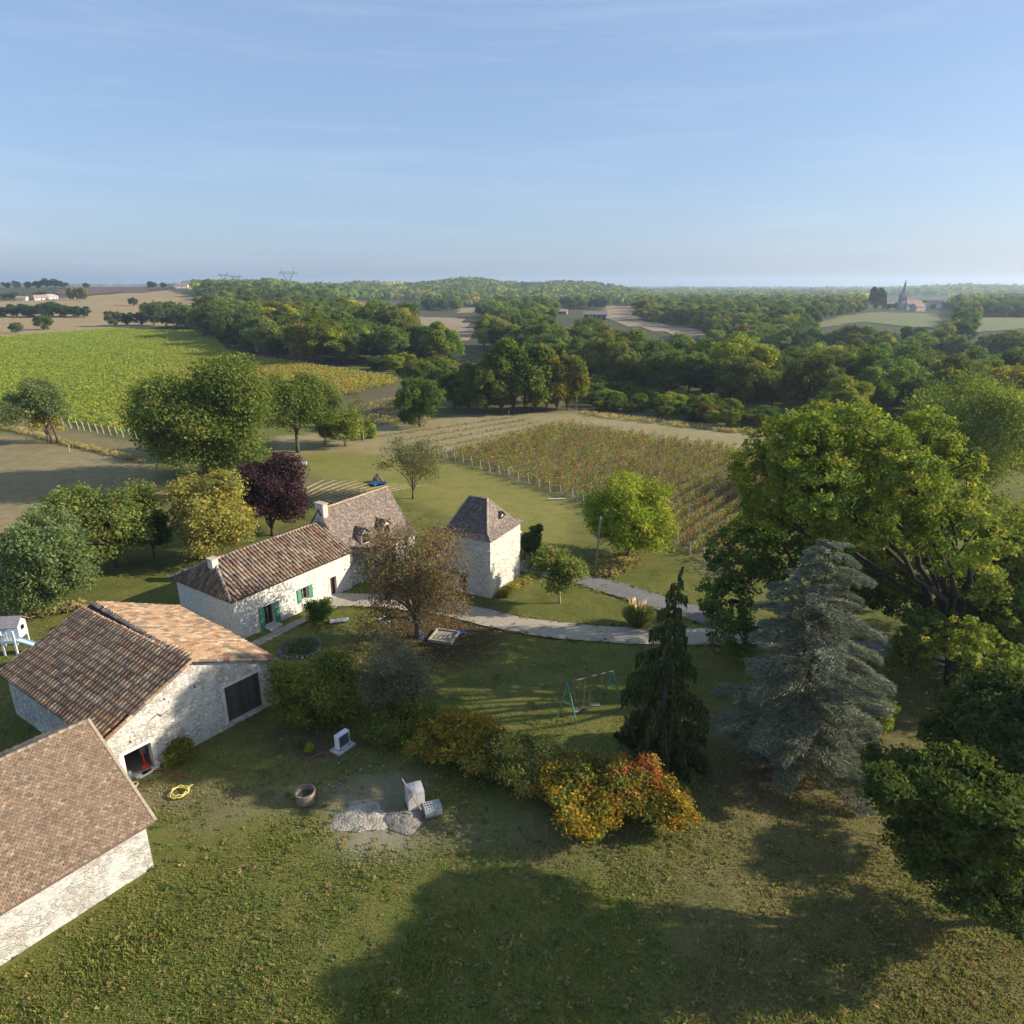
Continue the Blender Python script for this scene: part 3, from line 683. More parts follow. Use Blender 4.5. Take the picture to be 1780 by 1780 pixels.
    ng = bpy.data.node_groups.new('middle_woods', 'GeometryNodeTree'); ng.interface.new_socket('Geometry', in_out='INPUT', socket_type='NodeSocketGeometry'); ng.interface.new_socket('Geometry', in_out='OUTPUT', socket_type='NodeSocketGeometry')
    A = ng.nodes.new; gi, go, ip, ci = A('NodeGroupInput'), A('NodeGroupOutput'), A('GeometryNodeInstanceOnPoints'), A('GeometryNodeCollectionInfo')
    ci.inputs['Collection'].default_value = pc; ci.inputs['Separate Children'].default_value = True; ci.inputs['Reset Children'].default_value = True; ip.inputs['Pick Instance'].default_value = True
    def na(nm, ty):
        z = A('GeometryNodeInputNamedAttribute'); z.data_type = ty; z.inputs['Name'].default_value = nm; return z.outputs[0]
    K_ = ng.links.new; e2r = A('FunctionNodeEulerToRotation'); K_(na('turn', 'FLOAT_VECTOR'), e2r.inputs[0])
    m2p = A('GeometryNodeMeshToPoints'); K_(gi.outputs[0], m2p.inputs[0])
    K_(m2p.outputs[0], ip.inputs['Points']); K_(ci.outputs[0], ip.inputs['Instance']); K_(na('pick', 'INT'), ip.inputs['Instance Index']); K_(e2r.outputs[0], ip.inputs['Rotation']); K_(na('size', 'FLOAT_VECTOR'), ip.inputs['Scale']); K_(ip.outputs[0], go.inputs[0])
    ob.modifiers.new('woods', 'NODES').node_group = ng
far_forest()

#@@VINES
WHITEW = (0.42, 0.38, 0.31)
def vine_rows():
    b = [np.array(G(*q)[:2]) for q in ((778, 797), (890, 833), (1000, 870), (1110, 915), (1222, 978), (1330, 1035))]
    f0, f1 = np.array(G(960, 738)[:2]), np.array(G(1310, 788)[:2])
    dr = unit(np.array([0.62, 0.785]))
    seg = np.array([np.linalg.norm(b[i + 1] - b[i]) for i in range(len(b) - 1)]); tot = seg.sum(); s = 0.0; i = 0; rng = np.random.default_rng(3)
    fd = f1 - f0; fn = np.array([-fd[1], fd[0]])
    pal = [((0.105, 0.120, 0.026), 6), ((0.150, 0.140, 0.032), 5), ((0.175, 0.108, 0.034), 3.2), ((0.145, 0.055, 0.030), 1.2), ((0.19, 0.15, 0.036), 2), ((0.08, 0.03, 0.024), .7)]
    while s < tot:
        q = s; j = 0
        while j < len(seg) - 1 and q > seg[j]: q -= seg[j]; j += 1
        st = b[j] + (b[j + 1] - b[j]) * q / seg[j]
        ln = float(np.dot(f0 - st, fn) / np.dot(dr, fn)); ln = min(max(ln, 8), 62)
        e = empty('vine_row', (st[0], st[1], 0), math.atan2(dr[1], dr[0]), 'row of reddening vines tied to posts in the small vineyard', 'vine row', 'vine rows of the small vineyard')
        mb = MB(); x = 0.0
        K = int(ln / 0.42); cx = np.arange(K) * 0.42 + rng.uniform(-.2, .2, K) + 0.6
        keep = rng.random(K) > 0.10; cx = cx[keep]; K = len(cx)
        cen = np.stack([cx, rng.normal(0, .12, K), rng.uniform(.75, 1.3, K)], 1)
        # colour in patches along the vineyard
        wx, wy = st[0] + dr[0] * cx, st[1] + dr[1] * cx
        V, Fc, C = leafquads(cen, np.tile([[0., 0, 1]], (K, 1)), 30, 0.34, 0.21, pal, rng, 0.2, 1.3, 1.2, 0.12, .8, 0.14)
        V[:, 1] *= .62
        link('foliage', npmesh('foliage', V, Fc, C), M['leaf'], e)
        for cxx in cx: mb.tube([(cxx, 0, -.05), (cxx + .05, .02, .8)], [.035, .025], 4, cap=False)
        mb.build('stems', M['bark'], e, color=(.12, .09, .07), kind='stuff')
        pp = 0.0
        while pp < ln:
            lean = -0.35 if pp == 0 else random.uniform(-.05, .05)
            m2 = MB(); m2.tube([(pp, 0, -.1), (pp + lean, random.uniform(-.05, .05), 1.75 + random.uniform(-.1, .15))], .055 if pp == 0 else .035, 5)
            m2.build('post', M['wood'], e, color=WHITEW if pp == 0 else (.22, .20, .16)); pp += 6.2
        w = MB()
        for z in (.7, 1.2, 1.6): w.tube([(0, 0, z), (ln, 0, z)], .006, 3, cap=False)
        w.build('wires', M['metal'], e, color=(.35, .35, .34))
        s += 2.45; i += 1
vine_rows()
def young_vines():
    rng = random.Random(4)
    for i in range(6):
        a = np.array(G(655 + i * 22, 760 + i * 9)[:2]); b_ = np.array(G(905 + i * 17, 724 + i * 5.0)[:2]); ln = np.linalg.norm(b_ - a); d = (b_ - a) / ln
        e = empty('young_vine_row', (a[0], a[1], 0), math.atan2(d[1], d[0]), 'row of bare stakes for young vines on dry ground', 'vine row', 'young vine rows')
        x = 0.0; k = 0
        while x < ln:
            m = MB(); big = k % 8 == 0
            m.tube([(0, 0, -.1), (rng.uniform(-.1, .1), rng.uniform(-.1, .1), 1.7 if big else rng.uniform(.7, 1.1))], .06 if big else .035, 4)
            o = m.build('stake', M['wood'], e, color=(.4, .36, .3)); o.location = (x, 0, 0)
            x += 2.1; k += 1
        nb = int(ln / .8); cen = np.array([[j * .8 + rng.uniform(-.2, .2), rng.uniform(-.25, .25), .15] for j in range(nb)])
        V, Fc, C = leafquads(cen, np.tile([[0., 0, 1]], (nb, 1)), 7, .28, .22, [((.09, .08, .05), 3), ((.15, .12, .07), 3), ((.09, .10, .04), 2)], np.random.default_rng(i + 60), .4)
        V[:, 2] = np.abs(V[:, 2]); o = link('weeds', npmesh('weeds', V, Fc, C), M['leaf'], e); o['kind'] = 'stuff'
young_vines()
def big_vineyard():
    rng = np.random.default_rng(8)
    pp = [(-420, 610), (-150, 597), (0, 588), (190, 573), (365, 578), (395, 612), (450, 624), (560, 641), (695, 661), (688, 671), (600, 690), (480, 735), (330, 775), (245, 762), (120, 738), (0, 714), (-200, 680), (-420, 645)]
    poly = wpoly(pp); p = np.array(poly)
    a0 = np.array(G(0, 714)[:2]); a1 = np.array(G(245, 762)[:2]); bd = unit(a1 - a0); rd = np.array([-bd[1], bd[0]])
    if rd[1] < 0: rd = -rd
    o0 = a0; us = (p - o0) @ bd; vs = (p - o0) @ rd
    parts = []; ucur = us.min(); sp = 2.6
    pal = [((0.18, 0.225, 0.032), 5), ((0.215, 0.245, 0.036), 4), ((0.155, 0.20, 0.03), 3), ((0.25, 0.25, 0.04), 2)]
    pal2 = [((0.235, 0.22, 0.038), 4), ((0.28, 0.21, 0.042), 3), ((0.27, 0.155, 0.042), 2.4), ((0.17, 0.19, 0.034), 2.5)]
    while ucur < us.max():
        vv = np.arange(vs.min(), vs.max(), 0.95) + rng.uniform(-.3, .3); n = len(vv)
        c = o0 + bd * ucur + rd * vv[:, None]; c = c + rng.normal(0, .15, c.shape)
        k = inpoly(c[:, 0], c[:, 1], poly) & (rng.random(n) > .05); c = c[k]
        if len(c):
            dist = np.linalg.norm(c, axis=1)
            cen = np.column_stack([c, T(c[:, 0], c[:, 1]) + rng.uniform(.9, 1.35, len(c))])
            px, py = P(cen[:, 0], cen[:, 1], cen[:, 2])
            warm = sm(250, 520, px + (py - 600) * 1.0 + rng.normal(0, 60, len(px)))
            isw = rng.random(len(px)) < warm
            for q, pl in ((~isw, pal), (isw, pal2)):
                if q.sum(): parts.append(leafquads(cen[q], np.tile([[0., 0, 1]], (q.sum(), 1)), 15, 0.46, 0.38, pl, rng, .7, 1.25, .65, .08, .5, .06))
        ucur += sp
    V, Fc, C = joinq(parts); V[:, 2] = np.maximum(V[:, 2], T(V[:, 0], V[:, 1]) + .1)
    tag(link('vineyard', npmesh('vineyard', V, Fc, C), M['leaf']), 'large sunlit green and yellow vineyard on the left', 'vineyard', kind='stuff')
    # end posts along the lower edge
    for i, px in enumerate([2, 26, 112, 124, 137, 147, 158, 170, 181, 193, 205, 215, 228, 239]):
        py = 722 + (px / 245) * 44; b = G(px, py)
        m = MB(); m.tube([(0, 0, -.1), (-.45, .2, 1.95)], .09, 6); m.tube([(-.3, .13, 1.3), (.75, -.35, -.02)], .012, 3)
        o = m.build('vine_post', M['wood'], None, color=WHITEW); o.location = b
        tag(o, 'pale leaning end post along the lower edge of the big vineyard', 'post', 'end posts of the big vineyard')
    for i in range(22):
        px = 455 + i * 11.2; py = 626 + (px - 455) * .155; b = GT(px, py)
        m = MB(); m.tube([(0, 0, -.1), (.1, .1, 2.0)], .09, 5)
        o = m.build('vine_post', M['wood'], None, color=(.38, .34, .28)); o.location = b
        tag(o, 'small post along the upper right edge of the big vineyard', 'post', 'upper edge posts of the big vineyard')
big_vineyard()
#@@BUILDINGS
def wallface(mb, o, d, w, x0, x1, z0, z1, holes=(), rev=0.28, tops=None):
    """vertical wall face from o along d (unit 2d), w = inward 2d; holes (xa,xb,za,zb) get reveals"""
    pt = lambda s, z, k=0.0: (o[0] + d[0] * s + w[0] * k, o[1] + d[1] * s + w[1] * k, z)
    xs = sorted({x0, x1, *[h[0] for h in holes], *[h[1] for h in holes]}); zs = sorted({z0, z1, *[h[2] for h in holes], *[h[3] for h in holes]})
    for i in range(len(xs) - 1):
        for j in range(len(zs) - 1):
            cx, cz = (xs[i] + xs[i + 1]) / 2, (zs[j] + zs[j + 1]) / 2
            if any(h[0] < cx < h[1] and h[2] < cz < h[3] for h in holes): continue
            mb.face([pt(xs[i], zs[j]), pt(xs[i + 1], zs[j]), pt(xs[i + 1], zs[j + 1]), pt(xs[i], zs[j + 1])])
    for a, b, c, e in [h[:4] for h in holes]:
        mb.face([pt(a, c), pt(a, e), pt(a, e, rev), pt(a, c, rev)]); mb.face([pt(b, c, rev), pt(b, e, rev), pt(b, e), pt(b, c)])
        mb.face([pt(a, e), pt(b, e), pt(b, e, rev), pt(a, e, rev)]); mb.face([pt(a, c, rev), pt(b, c, rev), pt(b, c), pt(a, c)])
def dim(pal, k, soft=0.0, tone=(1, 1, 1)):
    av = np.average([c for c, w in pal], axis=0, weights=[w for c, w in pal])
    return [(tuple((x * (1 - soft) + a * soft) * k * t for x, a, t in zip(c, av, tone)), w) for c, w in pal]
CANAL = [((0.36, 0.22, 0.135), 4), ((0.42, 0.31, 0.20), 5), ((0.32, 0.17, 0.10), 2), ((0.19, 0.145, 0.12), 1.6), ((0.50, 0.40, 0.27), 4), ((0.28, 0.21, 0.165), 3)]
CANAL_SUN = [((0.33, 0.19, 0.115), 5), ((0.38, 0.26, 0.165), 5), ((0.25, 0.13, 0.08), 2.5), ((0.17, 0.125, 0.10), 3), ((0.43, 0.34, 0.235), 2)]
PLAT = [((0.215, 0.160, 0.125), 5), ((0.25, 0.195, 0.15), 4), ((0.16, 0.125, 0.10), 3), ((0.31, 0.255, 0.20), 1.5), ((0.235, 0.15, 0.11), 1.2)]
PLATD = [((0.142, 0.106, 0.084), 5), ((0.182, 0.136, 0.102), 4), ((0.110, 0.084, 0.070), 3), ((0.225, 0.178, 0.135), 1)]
def pickc(pal, r):
    t = r.random() * sum(w for c, w in pal)
    for c, w in pal:
        t -= w
        if t <= 0: break
    g = r.uniform(.82, 1.18); return tuple(x * g for x in c)
def slope_frame(E0, E1, R0):
    E0, E1, R0 = Vector(E0), Vector(E1), Vector(R0)
    ux = (E1 - E0).normalized(); n = ux.cross(R0 - E0).normalized()
    if n.z < 0: n = -n
    uy = n.cross(ux)
    if uy.z < 0: uy = -uy
    return E0, ux, uy, n
def tilemesh(w, l):
    m = MB(); segs = 5
    def ring(y, r, z): return [(r * math.cos(math.pi * k / segs), y, z + r * 1.05 * math.sin(math.pi * k / segs)) for k in range(segs + 1)]
    a = ring(0, w * .40, .035); b = ring(l * 1.18, w * .33, .005); base = len(m.v); m.v += a + b
    for k in range(segs): m.f.append((base + k, base + k + 1, base + segs + 2 + k, base + segs + 1 + k)); m.c.append((1, 1, 1))
    m.f.append(tuple(range(segs + 1))[::-1]); m.c.append((1, 1, 1))
    return m
def canal(E0, E1, R0, R1, parent, pal, w=.31, l=.46, seed=1, own=0, s=U, name='roof_tile'):
    """curved clay tiles on the slope E0-E1 (eave) / R0-R1 (ridge); `own` tiles nearest the eave start become parts"""
    r = random.Random(seed); O, ux, uy, n = slope_frame(E0, E1, R0)
    V = lambda p: ((Vector(p) - O).dot(ux), (Vector(p) - O).dot(uy))
    e1, r0, r1 = V(E1)[0], V(R0), V(R1); top = r0[1]
    proto = tilemesh(w, l); pm = None; big = MB(); n_rows = int(top / l); cnt = 0
    cells = []
    for j in range(n_rows + 1):
        y = j * l; f = min((y + l * .5) / top, 1); a = r0[0] * f; b = e1 + (r1[0] - e1) * f
        k0, k1 = math.ceil((a + w * .3) / w), math.floor((b - w * .3) / w)
        for k in range(k0, k1 + 1): cells.append((k * w, y))
    if own:
        cells.sort(key=lambda q: q[0] * .55 + q[1])
        pm = proto.mesh(name, s, True); pm.materials.append(M['tile'])
    for i, (x, y) in enumerate(cells):
        ly = min(1.0, (top - y) / (l * 1.18) + .15)
        o = O + ux * (x + r.uniform(-.018, .018)) + uy * (y - r.uniform(0, .05)) + n * (.012 + .03 * (1 + math.sin(x * .8 + y * .5 + seed)) * math.sin(math.pi * min(max(x / max(e1, .1), 0), 1))); ang = r.uniform(-.035, .035)
        fx = ux * math.cos(ang) + uy * math.sin(ang); fy = uy * math.cos(ang) - ux * math.sin(ang)
        c = pickc(pal, r)
        if i < own:
            ob = link(name, pm, None, parent, c)
            ob.matrix_local = Matrix(((fx.x, fy.x, n.x, o.x * s), (fx.y, fy.y, n.y, o.y * s), (fx.z, fy.z, n.z, o.z * s), (0, 0, 0, 1)))
        else:
            b = len(big.v); big.v += [tuple(o + fx * p[0] + fy * p[1] * ly + n * p[2]) for p in proto.v]
            big.f += [tuple(b + q for q in f) for f in proto.f]; big.c += [c] * len(proto.f)
    if big.v: big.build(name + 's', M['tile'], parent, s, True, kind='stuff')
def plates(E0, E1, R0, R1, parent, pal, w=.2, l=.13, seed=1, s=U, sag=0.0, name='flat_tiles'):
    r = random.Random(seed); O, ux, uy, n = slope_frame(E0, E1, R0)
    V = lambda p: ((Vector(p) - O).dot(ux), (Vector(p) - O).dot(uy))
    e1, r0, r1 = V(E1)[0], V(R0), V(R1); top = r0[1]; big = MB()
    for j in range(int(top / l) + 1):
        y = j * l; f = min(y / top, 1); a = r0[0] * f; b = e1 + (r1[0] - e1) * f
        x = a - (w / 2 if j % 2 else 0)
        while x < b:
            xa, xb = max(x + .008, a), min(x + w - .008, b); x += w
            if xb - xa < .03: continue
            t = .03 + r.uniform(-.008, .018); dy = r.uniform(-.012, .012); lift = r.uniform(0, .012); y2 = min(y + l * 1.25, top)
            q = lambda X, Y, Z: tuple(O + ux * X + uy * Y + n * Z)
            z1, z2 = t + lift, .012
            c = pickc(pal, r); ya = y + dy
            p = [q(xa, ya, z1), q(xb, ya, z1), q(xb, y2, z2), q(xa, y2, z2), q(xa, ya, 0), q(xb, ya, 0)]
            k = len(big.v); big.v += p
            big.f += [(k, k + 1, k + 2, k + 3), (k + 4, k + 5, k + 1, k)]; big.c += [c, c]
    return big.build(name, M['tile'], parent, s, kind='stuff')
def ridge(a, b, parent, pal, s=U, r=.13, l=.4, seed=3, name='ridge_tile'):
    """half-round ridge tiles, each a part"""
    a, b = Vector(a), Vector(b); n = max(1, int((b - a).length / l)); rd = random.Random(seed); d = (b - a) / n
    ux = d.normalized(); side = ux.cross(Vector((0, 0, 1))).normalized(); up = side.cross(ux)
    pm = MB(); seg = 5
    A = [(0, r * math.cos(math.pi * k / seg), r * .8 * math.sin(math.pi * k / seg)) for k in range(seg + 1)]
    Bq = [(d.length * 1.12, p[1] * .85, p[2] * .85 - .01) for p in A]; pm.v = A + Bq
    for k in range(seg): pm.f.append((k, k + 1, seg + 2 + k, seg + 1 + k)); pm.c.append((1, 1, 1))
    pm.f.append(tuple(range(seg + 1))); pm.c.append((1, 1, 1))
    me = pm.mesh(name, s, True); me.materials.append(M['tile'])
    for i in range(n):
        o = a + d * i + up * rd.uniform(-.01, .015); ob = link(name, me, None, parent, pickc(pal, rd))
        ob.matrix_local = Matrix(((ux.x, side.x, up.x, o.x * s), (ux.y, side.y, up.y, o.y * s), (ux.z, side.z, up.z, o.z * s), (0, 0, 0, 1)))
def rubble(o, d, w, x0, x1, z0, zt, holes, parent, seed, n=420, s=U, name='rubble_stones'):
    """stones standing a little proud of the wall face"""
    r = random.Random(seed); mb = MB(); done = []
    for _ in range(n * 6):
        if len(done) >= n: break
        x, z = r.uniform(x0 + .1, x1 - .1), z0 + r.random() * 8
        if z > zt(x) - .18: continue
        if any(h[0] - .22 < x < h[1] + .22 and h[2] - .1 < z < h[3] + .25 for h in holes): continue
        a, b = r.uniform(.07, .17), r.uniform(.05, .10)
        if any(abs(x - q[0]) < (a + q[2]) and abs(z - q[1]) < (b + q[3]) for q in done): continue
        done.append((x, z, a, b))
        k = 7; t = r.uniform(.012, .035); g = r.uniform(.8, 1.12); c = r.choice([(.62, .56, .46), (.70, .65, .56), (.52, .45, .35), (.58, .49, .36), (.66, .62, .55)]); c = tuple(q * g for q in c)
        ring = []; inn = []
        for i in range(k):
            an = 2 * math.pi * i / k + r.uniform(-.25, .25); f = r.uniform(.8, 1.1)
            ring.append((x + a * f * math.cos(an), z + b * f * math.sin(an))); inn.append((x + a * f * .72 * math.cos(an), z + b * f * .72 * math.sin(an)))
        pt = lambda q, kk: (o[0] + d[0] * q[0] + w[0] * kk, o[1] + d[1] * q[0] + w[1] * kk, q[1])
        bi = len(mb.v); mb.v += [pt(q, .005) for q in ring] + [pt(q, -t) for q in inn]
        for i in range(k): mb.f.append((bi + i, bi + (i + 1) % k, bi + k + (i + 1) % k, bi + k + i)); mb.c.append(c)
        mb.f.append(tuple(bi + k + i for i in range(k))); mb.c.append(c)
    mb.build(name, M['stone'], parent, s, kind='stuff')
def planks(parent, x0, x1, z0, z1, y, n, col, name='plank', s=U, th=.03, along='x', mt='wood', gap=.012, tf=None):
    w = (x1 - x0) / n; r = random.Random(int(x0 * 100) + n)
    me = MB().box((-w / 2 + gap, 0, 0), (w / 2 - gap, th, z1 - z0)).mesh(name, s); me.materials.append(M[mt])
    for i in range(n):
        g = r.uniform(.75, 1.2); ob = link(name, me, None, parent, tuple(c * g for c in col))
        ob.location = Vector((x0 + w * (i + .5), y + r.uniform(-.006, .006), z0)) * s
GREENP = (0.10, 0.30, 0.19)
def shutter(parent, x0, x1, z0, z1, y=-.06, col=GREENP, ang=0.0):
    """green board shutter folded back on the wall: boards and two battens"""
    e = MB().box((x0, y, z0), (x1, y + .025, z1), col).build('shutter', M['paint'], parent, U)
    planks(e, x0, x1, z0 + .01, z1 - .01, y - .02, 4, col, 'board', mt='paint', gap=.006, th=.022)
    for z in (z0 + (z1 - z0) * .2, z0 + (z1 - z0) * .8):
        MB().box((x0 + .02, y - .045, z - .03), (x1 - .02, y - .02, z + .03), tuple(c * .8 for c in col)).build('batten', M['paint'], e, U)
    return e
def opening(parent, x0, x1, z0, z1, kind, y=.22, frame=(.30, .22, .15)):
    """door or window set back in its reveal"""
    nm = 'door' if kind == 'door' else 'window'
    d = MB().box((x0, y + .04, z0), (x1, y + .08, z1)).build(nm, M['dark'], parent, U)
    f = MB(); t = .05
    f.box((x0, y, z0), (x0 + t, y + .045, z1)); f.box((x1 - t, y, z0), (x1, y + .045, z1)); f.box((x0 + t, y, z1 - t), (x1 - t, y + .045, z1))
    f.box(((x0 + x1) / 2 - .025, y, z0), ((x0 + x1) / 2 + .025, y + .045, z1 - t))
    if kind != 'door': f.box((x0 + t, y, z0), (x1 - t, y + .045, z0 + t)); f.box((x0 + t, y + .01, (z0 + z1) / 2 - .015), (x1 - t, y + .045, (z0 + z1) / 2 + .015))
    f.build('frame', M['paint'], d, U, color=frame)
    return d
def surround(parent, x0, x1, z0, z1, sill=True, col=(.66, .63, .57), y=-.025, t=.14):
    """dressed stone blocks round an opening, each a part"""
    r = random.Random(int(x0 * 77 + z1 * 13))
    def blk(a, b):
        g = r.uniform(.85, 1.08); MB().box(a, b, tuple(c * g for c in col)).build('jamb_stone', M['stone'], parent, U)
    n = max(2, int((z1 - z0) / .38)); hh = (z1 - z0) / n
    for i in range(n):
        e1, e2 = r.uniform(0, .07), r.uniform(0, .07)
        blk((x0 - t - e1, y, z0 + hh * i + .004), (x0 - .002, .05, z0 + hh * (i + 1) - .004)); blk((x1 + .002, y, z0 + hh * i + .004), (x1 + t + e2, .05, z0 + hh * (i + 1) - .004))
    blk((x0 - t, y - .004, z1 + .002), (x1 + t, .05, z1 + .18))
    if sill: blk((x0 - t * .8, y - .07, z0 - .10), (x1 + t * .8, .05, z0 - .004))

# ---------------------------- barn
bo = G(203, 1369); BA = math.radians(52.61)
barn = empty('stone_barn', bo, BA, 'white rubble stone barn with curved tile roof and dark plank door', 'barn')
BL, BD, BE, BR = 9.5, 11.6, 3.0, 5.15
holes = [(.62, 2.0, 0, 1.62), (6.42, 8.7, .28, 2.66)]
mb = MB()
wallface(mb, (0, 0), (1, 0), (0, 1), 0, BL, -.1, BE, holes, .42)
mb.face([(0, 0, BE), (BL, 0, BE), (BL / 2, 0, BR)])
FLx = -.75
wallface(mb, (FLx, BD), unit(np.array([-FLx, -BD])), unit(np.array([BD, -FLx])), 0, math.hypot(FLx, BD), -.1, BE - .02)
wallface(mb, (BL, 0), (0, 1), (-1, 0), 0, BD, -.1, BE)
wallface(mb, (BL, BD), (-1, 0), (0, -1), 0, BL - FLx, -.1, BE); mb.face([(BL, BD, BE), (FLx, BD, BE), (BL / 2 - .2, BD, BR)])
mb.build('wall', M['limestone'], barn, U)
ff = MB(); ff.face([(.1, .42, .012), (BL - .1, .42, .012), (BL - .1, BD - .2, .012), (.1, BD - .2, .012)]); ff.build('floor', M['concrete'], barn, U, color=(.28, .23, .18))
zt = lambda x: BE + (BR - BE) * (1 - abs(x - BL / 2) / (BL / 2))
rubble((0, 0), (1, 0), (0, 1), 0, BL, 0, zt, holes, barn, 5, 620)
rubble((FLx, BD), unit(np.array([-FLx, -BD])), unit(np.array([BD, -FLx])), 0, BD, 0, lambda x: BE - .1, [], barn, 6, 320)
surround(barn, .62, 2.0, 0, 1.62, False, (.70, .67, .60), t=.2); surround(barn, 6.42, 8.7, .28, 2.66, False, (.66, .60, .52), t=.16)
bd = MB().box((6.42, .16, .28), (8.7, .19, 2.66), (.05, .04, .035)).build('barn_door', M['wood'], barn, U)
planks(bd, 6.44, 8.68, .30, 2.64, .12, 13, (.085, .068, .056))
MB().box((6.5, .09, .75), (8.6, .12, .87), (.07, .055, .045)).build('door_rail', M['wood'], bd, U)
for hx, hz in ((4.77, 3.58), (4.76, 1.67), (1.06, 2.2), (3.1, 3.7)):
    q = MB(); q.tube([(hx, -.006, hz), (hx, .06, hz)], .065, 8, (.03, .025, .02)); q.build('putlog_shade_disc', M['wood'], barn, U)  # dark discs on the solid wall; the shade of the holes is their colour
cr = MB()
for a, b in (((2.2, 2.9), (2.65, 3.05)), ((2.65, 3.05), (2.8, 2.78)), ((2.8, 2.85), (3.19, 2.98))): cr.bar((a[0], -.03, a[1]), (b[0], -.03, b[1]), .035, .03, (.16, .12, .09))
cr.build('iron_tie', M['metal'], barn, U)
ov, dz = .38, .17
ym, yM = -.22, BD + .15
rf = MB(); th = .09
for sgn in (0, 1):
    xe = -ov if sgn == 0 else BL + ov; xef = FLx - ov if sgn == 0 else BL + ov; ze = BE - dz + .07
    rr0, rr1 = (BL / 2, ym, BR + .07), (BL / 2 - .2, yM, BR + .07)
    e0, e1 = (xe, ym, ze), (xef, yM, ze)
    up = Vector((0, 0, th)); p = [Vector(e0), Vector(e1), Vector(rr1), Vector(rr0)]
    rf.face([q + up for q in p]); rf.face([q for q in p][::-1]); rf.face([p[0], p[3], p[3] + up, p[0] + up]); rf.face([p[1], p[0], p[0] + up, p[1] + up]); rf.face([p[2], p[1], p[1] + up, p[2] + up])
roof = rf.build('roof', M['deck'], barn, U, color=(.055, .042, .035))  # deck coloured near black so the valleys between tiles look shaded
zz_ = BE - dz + .07 + th
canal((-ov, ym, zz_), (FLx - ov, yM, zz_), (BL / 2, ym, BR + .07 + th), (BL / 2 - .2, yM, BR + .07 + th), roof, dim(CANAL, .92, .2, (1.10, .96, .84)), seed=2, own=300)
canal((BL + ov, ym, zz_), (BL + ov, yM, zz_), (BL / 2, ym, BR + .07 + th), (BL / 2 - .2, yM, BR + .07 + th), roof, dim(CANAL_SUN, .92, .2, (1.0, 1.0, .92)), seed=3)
ridge((BL / 2, ym, BR + .2), (BL / 2 - .2, yM, BR + .2), roof, CANAL)
vt = MB()
for sgn in (0, 1):     # verge tiles along the gable
    a = Vector((-ov if sgn == 0 else BL + ov, ym - .05, BE - dz + .2)); b = Vector((BL / 2, ym - .05, BR + .22)); n = 15
    for i in range(n):
        p, q = a.lerp(b, i / n), a.lerp(b, (i + 1.15) / n); vt.tube([p, q], [.105, .085], 7, pickc(CANAL_SUN, random))
vt.build('verge_tiles', M['tile'], roof, U, kind='stuff')

# ---------------------------- shed in the bottom left corner
sh0 = G(152, 1252, 5.5 * U); SA = math.radians(53.0)
shed = empty('tiled_outbuilding', (sh0[0], sh0[1], 0), SA + math.pi, 'low outbuilding with flat brown tile roof in the lower left corner', 'outbuilding')
# local +x runs towards the camera along the ridge, +y to the sunny side
SL, SW, SE, SR = 11.5, 5.2, 2.7, 5.5
mb = MB()
for sy in (1, -1):
    yy_ = sy * (SW - .3); mb.face([(.25, yy_, -.1), (SL - .25, yy_, -.1), (SL - .25, yy_, SE), (.25, yy_, SE)])
for xx_ in (.25, SL - .25):
    mb.face([(xx_, -SW + .3, -.1), (xx_, SW - .3, -.1), (xx_, SW - .3, SE), (xx_, 0, SR - .12), (xx_, -SW + .3, SE)])
mb.build('wall', M['limestone'], shed, U)
rf = MB()
for sy in (1, -1):
    p = [Vector((0, sy * (SW + .15), SE - .1)), Vector((SL, sy * (SW + .15), SE - .1)), Vector((SL, 0, SR)), Vector((0, 0, SR))]; up = Vector((0, 0, .1))
    rf.face([q - up for q in p]); rf.face(p); rf.face([p[0] - up, p[3] - up, p[3], p[0]]); rf.face([p[1] - up, p[2] - up, p[2], p[1]]); rf.face([p[0] - up, p[1] - up, p[1], p[0]])
sroof = rf.build('roof', M['deck'], shed, U, color=(.16, .11, .085))
for sy in (1, -1):
    plates((0, sy * (SW + .15), SE - .09), (SL, sy * (SW + .15), SE - .09), (0, 0, SR + .01), (SL, 0, SR + .01), sroof, dim(PLAT, 1.15, .3, (1.08, .98, .80)), .17, .115, 8 + sy)
ridge((0, 0, SR + .02), (SL, 0, SR + .02), sroof, [((.44, .33, .22), 3), ((.36, .25, .17), 3), ((.40, .34, .22), 2)], r=.12, seed=9)
vs_ = MB()
for sy in (1, -1): vs_.bar((-.05, sy * (SW + .15), SE - .07), (-.05, 0, SR + .03), .12, .07, (.40, .31, .21))
vs_.build('verge', M['stone'], sroof, U)

# ---------------------------- long low house
ho = G(414, 1115); HA_ = math.radians(56.14)
house = empty('farmhouse', ho, HA_, 'long low stone farmhouse with curved tile roof and green shutters', 'house')
HL, HD, HE, HR = 11.3, 7.1, 3.4, 5.1
holes = [(2.45, 3.3, .15, 1.80), (5.95, 6.63, .88, 1.92), (8.95, 9.6, .08, 1.72), (3.03, 3.21, 2.95, 3.15)]
mb = MB()
wallface(mb, (0, 0), (1, 0), (0, 1), 0, HL, -.1, HE, holes, .26)
wallface(mb, (0, HD), (0, -1), (1, 0), 0, HD, -.1, HE)
wallface(mb, (HL, 0), (0, 1), (-1, 0), 0, HD, -.1, HE); mb.face([(HL, 0, HE), (HL, HD, HE), (HL, HD / 2, HR)])
wallface(mb, (HL, HD), (-1, 0), (0, -1), 0, HL, -.1, HE)
mb.build('wall', M['limewash'], house, U)
rubble((0, 0), (1, 0), (0, 1), 0, HL, .1, lambda x: HE - .1, holes, house, 15, 220)
